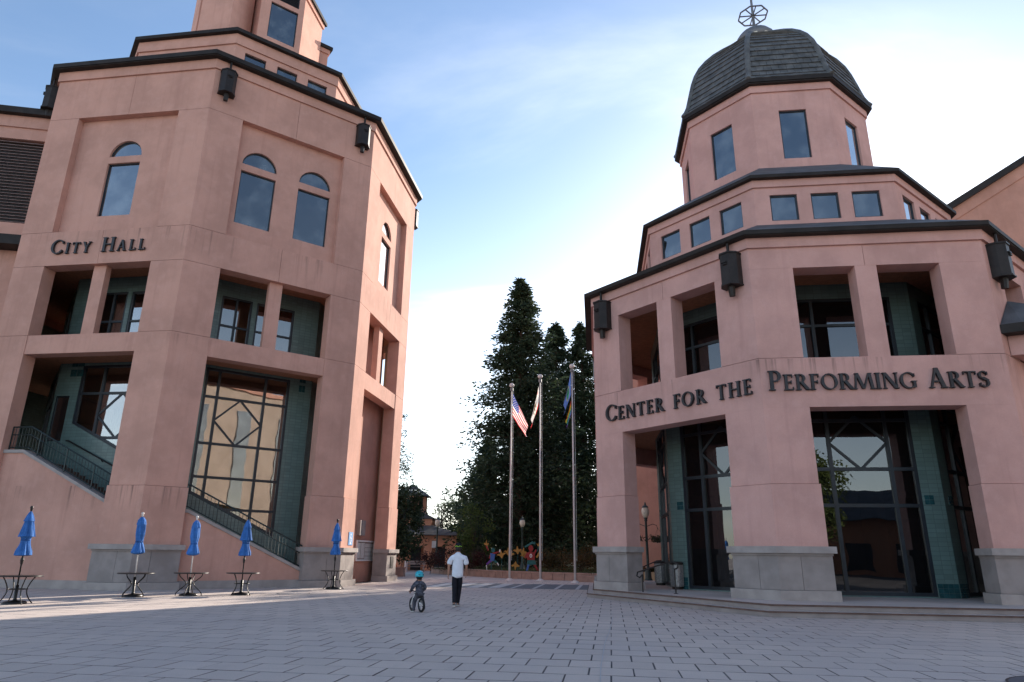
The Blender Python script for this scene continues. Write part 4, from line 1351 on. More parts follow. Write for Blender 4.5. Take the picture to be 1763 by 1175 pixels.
broadleaf('thin_tree', 'sparse small tree left of the pavilion lantern', -13.2, 86, 11.2, 2.4, M['paleleaf'], 1300, 18, 3.2, .24, 24, squash=.8, trunk_r=.1)
broadleaf('oak_tree', 'round dark oak behind the pavilion eave', -4.4, 92, 9.2, 4.6, M['darkleaf'], 10000, 19, 1.0, .3, 40)
broadleaf('yellow_shrub', 'feathery yellow-green shrub left of the left flagpole', -3.2, 64, 6.0, 1.9, M['limeleaf'], 3000, 20, .5, .2, 30, cat='shrub', trunk_r=.06)
rs = random.Random(5)
for i, (x, y, hh, rr) in enumerate(((-6.3, 57, 1.5, 1.2), (-4.6, 56.4, 1.7, 1.3), (-2.9, 56.6, 1.5, 1.2))):
    broadleaf('red_shrub', ('dark red shrub by the pavilion wall', 'dark red shrub behind the walking man', 'dark red shrub nearest the jumping figure')[i], x, y, hh + .35, rr, M['redleaf'], 1500, 30 + i, .3, .13, 22, 'red-leaved shrubs behind the planter wall', cat='shrub', trunk_r=.03)
for i, (x, y, hh, rr) in enumerate(((3.0, 53.5, 1.75, 1.5), (5.2, 52, 2.15, 1.7), (7.2, 51, 1.9, 1.5))):
    broadleaf('rust_shrub', ('rust green mounded shrub behind the middle flagpole', 'rust brown mounded shrub behind the right flagpole', 'rust brown mounded shrub touching the stone pillar')[i], x, y, hh, rr, M['rustleaf'], 2400, 40 + i, .25, .13, 28, 'rust mounded shrubs', cat='shrub', trunk_r=.03)
for i, (x, y, hh, rr) in enumerate(((4.3, 94, 5.2, 1.9), (8.0, 95, 5.6, 2.0), (10.8, 94, 5.0, 1.8))):
    broadleaf('bright_shrub', ('bright sunlit shrub seen left of a redwood trunk', 'bright sunlit shrub seen between two redwood trunks', 'bright sunlit shrub seen beside the pink pillar')[i], x, y, hh, rr, M['limeleaf'], 2200, 50 + i, .6, .26, 24, 'sunlit shrubs beyond the redwoods', cat='shrub', trunk_r=.05)
# the wood beyond, one mass
mb = MB(); rw = random.Random(9)
for i in range(15000):
    x = rw.uniform(-8, 34); top = 9 + 3 * sin(x * .55) + 2 * sin(x * 1.3 + 1)
    spray(mb, (x, 112 + rw.uniform(-5, 5), rw.uniform(0, 1) ** .8 * top), (rw.gauss(0, 1), rw.gauss(0, 1), rw.gauss(0, 1)), rw.uniform(.4, 1.1), rw.uniform(.3, .6), rw)
o = mb.build('far_wood', M['darkleaf']); o['kind'] = 'stuff'; o['label'] = 'dark mass of foliage far behind the redwoods'
# lawn behind the planter wall
mb = MB(); pts = [(-6.2, 59.3), (-3.2, 53.6), (-.2, 49.0), (3.0, 46.3), (6.2, 44.6), (16, 44.9), (16, 100), (-6.2, 100)]
mb.prism(pts, -.05, .40); struct(mb.build('lawn', M['grass']))
mb = MB(); rw = random.Random(10)
for i in range(16000):
    u = rw.random(); y = 44.8 + 22 * rw.random() ** 1.4; x = rw.uniform(-6, 9)
    if y < 49 - (x - -.2) * .9 + .6 and x < 6: continue
    spray(mb, (x, y, .39), (rw.gauss(0, .4), rw.gauss(0, .4), 1), rw.uniform(.06, .16), .03, rw)
o = mb.build('lawn_grass', M['grass']); o['kind'] = 'stuff'; o['label'] = 'mown grass behind the low planter wall'

# low stone planter walls
def low_wall(label, pts, h, w=.42, group='low pink stone planter walls'):
    t = thing('planter_wall', label, 'wall', (*pts[0], 0), 0, group)
    n = len(pts)
    P_ = [Vector(p) for p in pts]; L = []; R = []
    for i in range(n):
        d = (P_[min(i + 1, n - 1)] - P_[max(i - 1, 0)]).normalized(); nn = Vector((-d.y, d.x)) * w / 2; L.append(P_[i] + nn); R.append(P_[i] - nn)
    for i in range(n - 1):
        k = max(1, round((P_[i + 1] - P_[i]).length / .9))
        for j in range(k):
            f0, f1 = j / k + .004, (j + 1) / k - .004
            m = MB(); m.prism([R[i].lerp(R[i + 1], f0)[:], R[i].lerp(R[i + 1], f1)[:], L[i].lerp(L[i + 1], f1)[:], L[i].lerp(L[i + 1], f0)[:]], 0, h - .085); m.build('stone_block', M['planter'], t)
        o0 = Vector((-(P_[i + 1] - P_[i]).normalized().y, (P_[i + 1] - P_[i]).normalized().x)) * .05
        m = MB(); m.prism([(R[i] - o0)[:], (R[i + 1] - o0)[:], (L[i + 1] + o0)[:], (L[i] + o0)[:]], h - .083, h); m.build('coping', M['planter_cap'], t)
    return t


low_wall('curved pink stone planter wall running behind the flagpoles', [(-6.3, 59.5), (-3.3, 53.8), (-.3, 49.2), (2.9, 46.4), (6.6, 44.4)], .48)
low_wall('short pink stone wall block beside the city hall corner', [(-13.5, 50.6), (-7.3, 50.2)], .62, .6)
low_wall('low stepped stone wall end against the arts pillar', [(4.2, 44.0), (6.3, 43.2)], .36, .5)

# ================================================================== FLAGPOLES AND FLAGS
def flagpole(label, x, y, h):
    t = thing('flagpole', label, 'flagpole', (x, y, 0), 0, 'tall metal flagpoles')
    m = MB(); m.tube([(0, 0, 0), (0, 0, h * .4), (0, 0, h - .35)], [.068, .058, .038], 12); m.local('pole', M['pole'], t, True)
    m = MB(); m.lathe([(.26, 0), (.26, .03), (.2, .08), (.14, .10), (.12, .14)], 20); m.local('base_collar', M['pole'], t)
    m = MB(); m.lathe([(.085, h - .40), (.105, h - .38), (.105, h - .2), (.07, h - .17), (.04, h - .14)], 12); m.local('truck', M['zinc'], t)
    m = MB(); n = 8; m.lathe([(.02 + .145 * sin(pi * i / n), h - .0 - .145 * cos(pi * i / n)) for i in range(n + 1)], 14); m.local('ball', M['pole'], t, True)
    m = MB(); m.tube([(.12, -.02, h - .3), (.135, -.03, h * .5), (.12, -.02, 1.2)], .008, 4); m.local('halyard', M['white'], t)
    return t


flagpole('left and shortest of the three flagpoles, with the striped flag', .02, 44.7, 12.45)
flagpole('middle flagpole, with the white flag', 1.92, 44.35, 13.0)
flagpole('right and tallest of the three flagpoles, with two flags', 3.87, 42.2, 13.15)


def drape(name, label, x, y, ztop, hoist, fly, side, ang, paint, mats, nu=40, nv=26, fold=.16, squeeze=.55, twist=0.):
    """limp flag: g runs down the hoist, f out along the fly; fly falls at angle ang below level"""
    mb = MB(); vs = []
    for j in range(nv + 1):
        g = j / nv
        for i in range(nu + 1):
            f = i / nu
            a = ang * (1 - .15 * g)
            px = f * fly * cos(a) * (1 - .25 * g); pz = -g * hoist * (1 - squeeze * f * .4) - f * fly * sin(a)
            w = sin(f * 7.5 + g * 5.0 + twist) * fold * min(1, f * 2.2 + .1) + sin(g * 11 + f * 3) * fold * .35 * f
            px += sin(g * 6.2 + twist) * fold * .55 * f
            vs.append((x + side * (.09 + px), y - .02 + w, ztop + pz))
    b = mb.vs(vs)
    for j in range(nv):
        for i in range(nu):
            q = b + j * (nu + 1) + i
            mb.face((q, q + nu + 1, q + nu + 2, q + 1), None, paint((i + .5) / nu, (j + .5) / nv))
    o = mb.build(name, mats, None, (x, y, ztop), smooth=True)
    tag(o, label, 'flag')
    return o


def p_us(f, g):
    if f < .4 and g < 7 / 13:
        i, j = int(f * 40), int(g * 26); return 3 if (i % 3 == 1 and j % 3 == 1) else 2
    return 0 if int(g * 13) % 2 == 0 else 1


def p_ca(f, g):
    if g > .80: return 0
    if (f - .16) ** 2 * 2.2 + (g - .17) ** 2 < .006: return 0
    if .34 < f < .68 and .33 < g < .60 - .1 * (abs(((f - .34) * 16) % 2 - 1) > .55 and g > .5): return 4
    if .30 < f < .74 and .60 < g < .66: return 5
    return 1


def p_city(f, g):
    d = sqrt(((f - .45) * 1.5) ** 2 + (g - .5) ** 2)
    return 1 if d < .2 else (2 if d < .30 else 0)


def p_pride(f, g): return min(5, int(g * 6))


FM = [M['flag_red'], M['flag_white'], M['flag_navy'], M['flag_white'], M['flag_brown'], M['flag_green']]
drape('flag', 'red and white striped flag with a starred blue corner', .02, 44.6, 11.85, 1.55, 2.1, 1, radians(64), p_us, FM, 40, 26, .13)
drape('flag', 'white flag with a red lower stripe and brown bear', 1.92, 44.25, 12.35, 1.35, 2.0, -1, radians(80), p_ca, FM, 40, 26, .16)
drape('flag', 'blue city flag with a pale round seal', 3.87, 42.1, 12.75, 1.5, 1.8, -1, radians(80), p_city, [M['flag_blue'], M['flag_green'], M['flag_seal']], 40, 26, .15)
drape('flag', 'rainbow striped flag hanging below the blue one', 3.87, 42.1, 10.9, .9, 1.2, -1, radians(78), p_pride, [M['flag_red'], M['flag_orange'], M['flag_yellow'], M['flag_green'], M['flag_blue'], M['purple']], 30, 24, .14)

# ================================================================== LAMP POSTS
def lamp(label, x, y, h, banner=False, z=0., basket=False):
    t = thing('street_lamp', label, 'street lamp', (x, y, z), 0, 'green lamp posts with cream globes')
    m = MB(); m.lathe([(.24, 0), (.24, .25), (.19, .32), (.17, .7), (.11, .8), (.085, .9), (.065, h - 1.05), (.10, h - 1.0), (.07, h - .92), (.14, h - .84)], 14); m.local('post', M['lamp_green'], t, True)
    m = MB(); m.lathe([(.12, h - .84), (.21, h - .66), (.235, h - .48), (.19, h - .3), (.10, h - .2)], 16); m.local('globe', M['globe'], t, True)
    m = MB(); m.lathe([(.2, h - .27), (.17, h - .2), (.07, h - .12), (.05, h - .04), (.02, h + .06)], 12); m.local('cap', M['lamp_green'], t)
    if banner:
        m = MB(); m.box((-.24, 0, h * .5), (.36, .05, .56)); m.local('banner', M['paper'], t)
        m = MB(); m.bar((-.42, 0, h * .5 + .3), (0, 0, h * .5 + .3), .03); m.local('banner_arm', M['lamp_green'], t)
    if basket:
        m = MB()
        for s in (-1, 1):
            m.tube([(0, 0, h - 1.35), (s * .4, 0, h - 1.2), (s * .62, 0, h - 1.28), (s * .68, 0, h - 1.5)], .02, 5)
        m.local('bracket', M['lamp_green'], t)
    return t


lamp('lamp post in front of the pavilion, with a small banner', -6.15, 60, 4.6, True)
lamp('lamp post between the left and middle flagpoles', 1.05, 59, 4.6)
lx, ly = 8.02, 41.4
lamp('lamp post with two hanging flower baskets behind the stone pillar', lx, ly, 4.55, False, 0, True)
for s in (-1, 1):
    t = thing('hanging_basket', 'flower basket hanging on the %s of the lamp post' % ('left' if s < 0 else 'right'), 'flower basket', (lx + s * .68, ly, 2.35), 0, 'hanging flower baskets')
    m = MB(); m.lathe([(.05, -.05), (.25, .05), (.36, .25), (.34, .26)], 12); m.local('bowl', M['trunk'], t)
    m = MB()
    for q in range(3): a = q * 2.1; m.tube([(.34 * cos(a), .34 * sin(a), .25), (0, 0, .78)], .007, 4)
    m.local('chain', M['metal'], t)
    rg = random.Random(60 + s); mb = MB(); mf = MB()
    for i in range(420):
        v = Vector((rg.gauss(0, .24), rg.gauss(0, .24), .2 + abs(rg.gauss(0, .1)) - .25 * rg.random())); spray(mb, v, (rg.gauss(0, 1), rg.gauss(0, 1), rg.gauss(0, 1)), .12, .07, rg)
        if i % 7 == 0: spray(mf, v * 1.05, (rg.gauss(0, 1), rg.gauss(0, 1), 1), .08, .08, rg)
    mb.local('foliage', M['darkleaf'], t); mf.local('blossom', M['redleaf'], t)
# planter tub by the arts building back corner
t = thing('planter_tub', 'pale low planter box with plants below the hanging baskets', 'planter', (9.3, 43.2, 0))
m = MB(); m.box((0, 0, .32), (3.4, .8, .64), ROT); m.local('box', M['stucco_tan'], t)
rg = random.Random(70); mb = MB()
for i in range(500): spray(mb, (rg.uniform(-1.6, 1.6), rg.uniform(-.3, .3), .62), (rg.gauss(0, .4), rg.gauss(0, .4), 1), rg.uniform(.15, .4), .08, rg)
mb.local('foliage', M['rustleaf'], t)

# ================================================================== UMBRELLA TABLES
def pleat(n, amp, ph=0.):
    return lambda a, z: 1 + amp * (sin(n * a + ph + z * 2.0) * .6 + sin((n * 2 - 3) * a + z * 5) * .4)


def umbrella(label, x, y, style, rz, sc=1.0, lean=(0, 0)):
    t = thing('patio_umbrella', label, 'umbrella', (x, y, 0), rz, 'closed blue umbrellas along the city hall')
    t.scale = (sc, sc, sc)
    t.rotation_euler = (lean[0], lean[1], rz)
    dark = style != 'slim'
    m = MB(); m.tube([(0, 0, .08), (0, 0, 2.62)], .022 if dark else .02, 10); m.local('pole', M['black'] if dark else M['white_pole'], t, True)
    m = MB(); m.lathe([(.31, 0.0), (.31, .03), (.26, .075), (.06, .10), (.045, .14), (.045, .5 if dark else .62), (.03, .51 if dark else .63)], 22); m.local('base', M['black'], t, True)
    m = MB()
    if style == 'tier':       # flaring tiers
        m.lathe([(.14, 1.32), (.20, 1.34), (.19, 1.45), (.12, 1.66), (.105, 1.78), (.13, 1.86), (.12, 1.92)], 36, mod=pleat(7, .17), caps=False)
        m.lathe([(.205, 1.86), (.20, 1.885), (.15, 2.1), (.10, 2.36), (.07, 2.46)], 36, mod=pleat(7, .15, 1), caps=False)
        m.lathe([(.135, 2.30), (.13, 2.32), (.085, 2.46), (.03, 2.58), (.005, 2.60)], 36, mod=pleat(7, .11, 2), caps=False)
    else:
        m.lathe([(.10, 1.36), (.19, 1.40), (.205, 1.44), (.16, 1.6), (.105, 1.76), (.11, 1.8), (.145, 2.0), (.145, 2.2), (.13, 2.4), (.10, 2.5)], 36, mod=pleat(6, .15, .5), caps=False)
        m.lathe([(.15, 2.33), (.145, 2.35), (.12, 2.48), (.05, 2.58), (.005, 2.60)], 36, mod=pleat(6, .10, 2), caps=False)
    can = m.local('canopy', M['fabric'], t, False)
    m = MB(); m.lathe([(.118, 1.745), (.125, 1.755), (.125, 1.785), (.118, 1.795)], 20, mod=pleat(7, .1)); m.local('tie_strap', M['fabric_in'], can)
    m = MB(); m.lathe([(.022, 2.6), (.035, 2.63), (.03, 2.66), (.045, 2.69), (.045, 2.72), (.015, 2.75)], 12); m.local('finial', M['black'] if dark else M['white_pole'], t, True)
    if dark:
        m = MB(); m.tube([(0, 0, 1.08), (0, 0, 1.2), (0, 0, 1.27)], [.03, .05, .035], 10); m.local('crank', M['black'], t)
    return t


def cafe_table(label, x, y, style, rz):
    t = thing('cafe_table', label, 'table', (x, y, 0), rz, 'round black iron tables under the umbrellas')
    m = MB(); m.lathe([(.03, .742), (.565, .742), (.585, .752), (.585, .772), (.565, .776), (.03, .776)], 36, caps=False); m.local('tabletop', M['black'], t, True)
    lm = MB()
    if style == 'curl': pts = [(.40, 0, .74), (.36, 0, .64), (.20, 0, .50), (.13, 0, .42), (.17, 0, .33), (.34, 0, .18), (.43, 0, .08), (.44, 0, 0)]
    else: pts = [(.42, 0, .74), (.33, 0, .60), (.26, 0, .42), (.27, 0, .28), (.34, 0, .14), (.46, 0, 0)]
    # smooth the leg's curve
    P_ = [Vector(p) for p in pts]; sm = []
    for i in range(len(P_) - 1):
        p0, p1, p2, p3 = P_[max(i - 1, 0)], P_[i], P_[i + 1], P_[min(i + 2, len(P_) - 1)]
        for k in range(4):
            q = k / 4; sm.append(.5 * ((2 * p1) + (p2 - p0) * q + (2 * p0 - 5 * p1 + 4 * p2 - p3) * q * q + (3 * p1 - p0 - 3 * p2 + p3) * q ** 3))
    sm.append(P_[-1]); lm.tube(sm, .017, 7)
    me = lm.mesh('leg', M['black'], smooth=True)
    for i in range(4): share('leg', me, t, (0, 0, 0), i * pi / 2 + pi / 4)
    m = MB(); rr = .14 if style == 'curl' else .26; zz = .42 if style == 'curl' else .40
    m.tube([(rr * cos(i * pi / 12), rr * sin(i * pi / 12), zz) for i in range(25)], .011, 6); m.local('brace_ring', M['black'], t, True)
    return t


for (x, y, st, ts, lab, tl, rz, sc, lean) in (
        (-14.25, 21.0, 'tier', 'bow', 'leftmost blue umbrella, flared in tiers on a dark pole', 'iron table at the far left edge of the picture', .2, 1.0, (0, -.03)),
        (-12.85, 24.8, 'slim', 'curl', 'slim blue umbrella on a white pole before the grey pillar plinth', 'iron table with curled legs before the grey pillar plinth', .5, 1.02, (0, -.04)),
        (-11.4, 25.8, 'slim', 'curl', 'slim blue umbrella on a white pole at the top of the stair wall', 'iron table with curled legs beside the pillar, under the slim umbrella', .9, 1.0, (0, -.03)),
        (-9.8, 26.5, 'tier', 'bow', 'tiered blue umbrella on a dark pole under the stair railing', 'iron table with bowed legs below the sloping stair wall', .35, 1.03, (0, -.02)),
        (-7.68, 31.6, 'tier', 'bow', 'tiered blue umbrella on a dark pole by the sunlit pillar', 'iron table with bowed legs by the sunlit pillar', .7, 1.08, (0, -.02))):
    umbrella(lab, x, y, st, rz, sc, lean)
    cafe_table(tl, x, y, ts, rz)

# ================================================================== ENTRANCE FURNITURE OF THE ARTS BUILDING
def bin_(label, x, y, z):
    t = thing('litter_bin', label, 'litter bin', (x, y, z), 0, 'ribbed steel litter bins')
    m = MB(); m.lathe([(.23, .10), (.24, .12), (.24, .92), (.23, .94)], 20); m.local('body', M['steel'], t)
    m = MB()
    for i in range(24): a = i * pi / 12; m.bar((.246 * cos(a), .246 * sin(a), .13), (.246 * cos(a), .246 * sin(a), .91), .02, .012)
    m.local('ribs', M['steel'], t)
    m = MB(); m.lathe([(.25, .92), (.27, .94), (.27, 1.0), (.2, 1.03), (.17, 1.0)], 20); m.local('rim', M['metal'], t)
    m = MB(); m.lathe([(.21, 0), (.21, .10)], 16); m.local('foot', M['metal'], t)


bin_('ribbed steel bin beside the handrail, nearer of two', 6.62, 28.35, .3)
bin_('ribbed steel bin farther back by the glass doors', 6.78, 32.2, .3)


def handrail(label, a, b, za, zb):
    t = thing('handrail', label, 'handrail', (*a, za), 0, 'tubular black step handrails')
    A = Vector((*a, za)); B = Vector((*b, zb)); d = Vector((B.x - A.x, B.y - A.y, 0)).normalized()
    pts = [A + Vector((0, 0, .88)), A + Vector((0, 0, .78)) - d * .12, A + Vector((0, 0, .84)) - d * .24, A + Vector((0, 0, .97)) - d * .2, A + Vector((0, 0, 1.02)),
           B + Vector((0, 0, 1.02)) - d * .3, B + Vector((0, 0, 1.05)), B + Vector((0, 0, .98)) + d * .14, B + Vector((0, 0, .85)) + d * .12, B + Vector((0, 0, .8))]
    m = MB(); m.tube(pts, .027, 8); m.build('rail', M['metal'], t, smooth=True)
    for Q, z in ((A, .9), (B, .82)):
        m = MB(); m.tube([Q, Q + Vector((0, 0, z))], .025, 8); m.lathe([(.08, 0), (.08, .015)], 12, tuple(Q)); m.build('post', M['metal'], t)


handrail('black tube handrail on the steps, nearest the plaza', (4.80, 25.9), (5.75, 24.9), 0.0, .3)
handrail('black tube handrail farther back behind the pillar', (6.6, 35.4), (7.5, 34.9), 0.0, .3)

# ================================================================== CONE, BENCH, FIGURES
t = thing('traffic_cone', 'small orange traffic cone by the pavilion', 'traffic cone', (-9.75, 61.5, .0))
m = MB(); m.lathe([(.16, .04), (.05, .72), (.03, .74)], 16); m.local('cone', M['orange'], t, True)
m = MB(); m.box((0, 0, .02), (.42, .42, .04)); m.local('foot', M['orange'], t)
t = thing('park_bench', 'grey bench in front of the pavilion wall', 'bench', (-8.4, 63.5, 0))
for q, (z, yy) in enumerate(((.44, -.1), (.44, .1), (.68, .26), (.86, .28))):
    m = MB(); m.box((0, yy, z), (1.9, .16 if q < 2 else .05, .05 if q < 2 else .14)); m.local('slat', M['stone'], t)
for s in (-1, 1):
    m = MB(); m.box((s * .8, .05, .22), (.08, .5, .44)); m.box((s * .8, .27, .6), (.07, .05, .75)); m.local('leg', M['stone'], t)
t = thing('bollard', 'pale steel bollard left of the bench', 'bollard', (-9.05, 62.8, 0))
m = MB(); m.lathe([(.13, 0), (.13, .85), (.11, .9), (.02, .92)], 14); m.local('post', M['pole'], t)


def board(mb, x0, pts, y=0., th=.05, mi=0):
    mb.extr(lambda u, d, z: (x0 + u, y + d, z), pts, [], -th / 2, th / 2, mi=mi)


def ell(cx, cz, rx, rz, n=12, a0=0.): return [(cx + rx * cos(2 * pi * i / n + a0), cz + rz * sin(2 * pi * i / n + a0)) for i in range(n)]


def limb(a, b, w0, w1):
    d = (Vector(b) - Vector(a)).normalized(); n = Vector((-d.y, d.x))
    return [tuple(Vector(a) - n * w0 / 2), tuple(Vector(b) - n * w1 / 2), tuple(Vector(b) + n * w1 / 2), tuple(Vector(a) + n * w0 / 2)]


t = thing('painted_figure', 'painted cut-out figure in a red shirt numbered 0 running on the lawn', 'sculpture', (1.55, 51.5, .4))
t.scale = (.8,) * 3
for nm, mat, shapes, y in (('shirt', 'red', [[(-.34, 1.0), (.34, .98), (.38, 1.62), (.12, 1.72), (-.12, 1.72), (-.42, 1.6)]], 0), ('arm', 'red', [limb((-.3, 1.6), (-.52, 1.15), .2, .14)], .06), ('arm', 'red', [limb((.3, 1.55), (.5, 1.9), .18, .12)], .06),
                           ('head', 'red', [ell(0, 2.0, .22, .27)], .03), ('cap', 'teal_paint', [limb((-.55, 2.1), (.2, 2.55), .14, .2), ell(.3, 2.45, .12, .12)], .09), ('skirt', 'teal_paint', [[(-.3, 1.02), (.36, 1.0), (.5, .6), (-.36, .55)]], .05),
                           ('leg', 'blue_paint', [limb((-.2, .6), (-.36, .05), .22, .14)], .02), ('leg', 'red', [limb((.3, .65), (.62, .12), .22, .16), ell(.66, .1, .16, .1)], .08), ('number', 'white', [ell(0, 1.35, .12, .17)], -.05), ('number_core', 'red', [ell(0, 1.35, .05, .1)], -.09),
                           ('flower', 'yellow', [[(.62, 2.2), (.9, 2.15), (1.0, 2.4), (.82, 2.34), (.78, 2.72), (.68, 2.36), (.5, 2.42)], limb((.5, 1.2), (.9, 1.75), .14, .3)], .0), ('stem', 'teal_paint', [limb((.55, 1.7), (.75, 2.2), .06, .06)], .12)):
    m = MB()
    for s in shapes: board(m, 0, s, y)
    m.local(nm, M[mat], t)
t = thing('painted_figure', 'painted cut-out figure leaping with one arm raised on the lawn', 'sculpture', (-1.25, 52.5, .4))
t.scale = (.78,) * 3
for nm, mat, shapes, y in (('body', 'blue_paint', [[(-.2, .9), (.18, .9), (.25, 1.5), (-.2, 1.6)]], 0), ('shirt', 'red', [limb((-.05, 1.5), (.62, 1.72), .2, .12), limb((-.1, 1.55), (-.3, 1.1), .2, .12)], .06), ('head', 'teal_paint', [ell(.05, 1.85, .17, .22)], .03), ('hand', 'white', [ell(.7, 1.8, .08, .14)], .02),
                           ('leg', 'purple', [limb((-.1, .95), (-.55, .55), .24, .14)], .03), ('leg', 'teal_paint', [limb((.1, .95), (.5, .7), .24, .14)], .08), ('shoe', 'white', [limb((.45, .72), (.62, .5), .1, .08), limb((-.55, .5), (-.5, .1), .08, .06)], .0), ('flower', 'yellow', [[(-.75, 2.3), (-.45, 2.25), (-.35, 2.5), (-.52, 2.46), (-.6, 2.8), (-.68, 2.46), (-.85, 2.5)]], .05), ('stem', 'red', [limb((-.6, 2.25), (-.4, 1.8), .16, .1)], .1), ('post', 'teal_paint', [limb((-.1, 0), (-.1, .95), .06, .06)], .12)):
    m = MB()
    for s in shapes: board(m, 0, s, y)
    m.local(nm, M[mat], t)
for i, (x, y, z, a) in enumerate(((-.55, 52.2, .95, .2), (.05, 53, 1.0, -.1), (.45, 51.6, .6, 3.1), (.62, 53, 1.25, .1), (-.1, 54, 1.15, .0), (.95, 53.2, 1.15, -.25), (1.18, 53.8, .95, .3))):
    labs = ('nearest the leaping figure', 'beside the left flagpole', 'lowest of the yellow flowers, pointing down', 'tall, right of the left flagpole', 'half behind the left flagpole', 'just left of the lamp post', 'at the foot of the lamp post')
    t = thing('painted_flower', 'orange-yellow cut-out flower on a stake, ' + labs[i], 'flower sculpture', (x, y, .4), 0, 'orange-yellow cut-out flowers')
    m = MB(); c, s = cos(a), sin(a)
    pet = [(0, -.1), (.12, .1), (.34, .22), (.2, .3), (.1, .26), (0, .55), (-.1, .26), (-.2, .3), (-.34, .22), (-.12, .1)]
    board(m, 0, [(u * c - v * s, z + u * s + v * c) for u, v in pet]); m.local('petals', M['yellow'], t)
    m = MB(); m.bar((0, .04, 0), (0, .04, z), .03); m.local('stake', M['teal_paint'], t)

# ================================================================== PEOPLE
def skin_mesh(name, nodes, edges, mat, parent, root, sub=2):
    names = list(nodes); idx = {n: i for i, n in enumerate(names)}
    me = bpy.data.meshes.new(name)
    me.from_pydata([nodes[n][0] for n in names], [(idx[a], idx[b]) for a, b in edges], [])
    me.materials.append(mat)
    o = obj(name, me, parent)
    bm = bmesh.new(); bm.from_mesh(me); lay = bm.verts.layers.skin.verify()
    bm.verts.ensure_lookup_table()
    for n, i in idx.items():
        r = nodes[n][1]; bm.verts[i][lay].radius = r if hasattr(r, '__len__') else (r, r); bm.verts[i][lay].use_root = (n == root)
    bm.to_mesh(me); bm.free()
    s = o.modifiers.new('skin', 'SKIN'); s.branch_smoothing = .6; s.use_smooth_shade = True
    u = o.modifiers.new('sub', 'SUBSURF'); u.levels = sub; u.render_levels = sub
    return o


def chain(*n): return list(zip(n, n[1:]))


def add_hand(nodes, edges, wrist, wp, d, sc, side, curl=.35):
    """palm, four bent fingers of different lengths and a thumb, grown from the wrist"""
    wp = Vector(wp); d = Vector(d).normalized(); across = Vector((0, 1, 0)) - d * d.y; across.normalize(); inn = d.cross(across) * side
    pm = wp + d * .06 * sc; nodes[wrist + 'palm'] = (pm, (.026 * sc, .036 * sc)); edges.append((wrist, wrist + 'palm'))
    for i, (o, L) in enumerate(((-.03, .070), (-.01, .080), (.01, .076), (.03, .060))):
        b = wp + d * .095 * sc + across * o * sc
        k1 = b + (d + inn * curl * .5) * L * .5 * sc; k2 = k1 + (d * .6 + inn * curl * 1.6) * L * .5 * sc
        for nm, p, r in (('a', b, .0105), ('b', k1, .0095), ('c', k2, .0075)): nodes[f'{wrist}f{i}{nm}'] = (p, r * sc)
        edges += [(wrist + 'palm', f'{wrist}f{i}a'), (f'{wrist}f{i}a', f'{wrist}f{i}b'), (f'{wrist}f{i}b', f'{wrist}f{i}c')]
    b = wp + d * .035 * sc + across * .038 * sc; t2 = b + (d + across * .5 + inn * .4) * .04 * sc
    nodes[wrist + 't1'] = (b, .012 * sc); nodes[wrist + 't2'] = (t2, .009 * sc); edges += [(wrist + 'palm', wrist + 't1'), (wrist + 't1', wrist + 't2')]


man = thing('person', 'man walking away in a white t-shirt, black trousers and a dark cap', 'person', (-1.58, 21.98, 0))
# faces +Y; right leg forward, left leg pushing off behind
J = dict(pel=((0, 0, .98), (.14, .10)), belly=((0, .0, 1.12), (.135, .10)), chest=((0, .01, 1.34), (.165, .115)), neckb=((0, .015, 1.50), (.075, .07)), neck=((0, .03, 1.56), (.056, .056)), chin=((0, .05, 1.625), (.066, .074)), head=((0, .045, 1.71), (.082, .098)), crown=((0, .03, 1.785), (.06, .07)),
         shL=((-.20, .01, 1.45), .062), elL=((-.265, -.05, 1.18), .045), wrL=((-.285, .02, .94), .030), shR=((.20, .01, 1.45), .062), elR=((.262, .05, 1.18), .045), wrR=((.255, .18, .97), .030),
         hipL=((-.09, 0, .92), .088), knL=((-.075, .02, .51), .062), anL=((-.065, -.12, .13), .042), heL=((-.065, -.15, .06), .036), toL=((-.07, .02, .035), .032),
         hipR=((.09, 0, .92), .088), knR=((.055, .14, .53), .062), anR=((.02, .16, .12), .042), heR=((.02, .13, .045), .036), toR=((.03, .33, .035), .032),
         nose=((0, .155, 1.69), .014), earL=((-.088, .04, 1.70), .02), earR=((.088, .04, 1.70), .02))
E_ = chain('pel', 'belly', 'chest', 'neckb', 'neck', 'chin', 'head', 'crown') + [('head', 'nose'), ('head', 'earL'), ('head', 'earR'), ('chest', 'shL'), ('chest', 'shR'), ('pel', 'hipL'), ('pel', 'hipR')] + chain('shL', 'elL', 'wrL') + chain('shR', 'elR', 'wrR') + chain('hipL', 'knL', 'anL', 'heL', 'toL') + chain('hipR', 'knR', 'anR', 'heR', 'toR')
add_hand(J, E_, 'wrL', J['wrL'][0], (-.05, .15, -1), 1.0, 1)
add_hand(J, E_, 'wrR', J['wrR'][0], (0, .45, -1), 1.0, -1)
skin_mesh('body', J, E_, M['skin'], man, 'pel', 1)
sh = dict(b0=((0, 0, .80), (.185, .14)), b=((0, 0, .93), (.19, .142)), w=((0, 0, 1.10), (.19, .142)), c=((0, .01, 1.27), (.20, .146)), n=((0, .012, 1.43), (.185, .135)), n2=((0, .015, 1.525), (.11, .10)), n3=((0, .02, 1.585), (.07, .072)),
          sl=((-.215, .005, 1.415), .098), el=((-.268, -.04, 1.19), .086), sr=((.215, .01, 1.415), .098), er=((.268, .045, 1.19), .086))
skin_mesh('shirt', sh, chain('b0', 'b', 'w', 'c', 'n', 'n2', 'n3') + [('n', 'sl'), ('sl', 'el'), ('n', 'sr'), ('sr', 'er')], M['tee'], man, 'w')
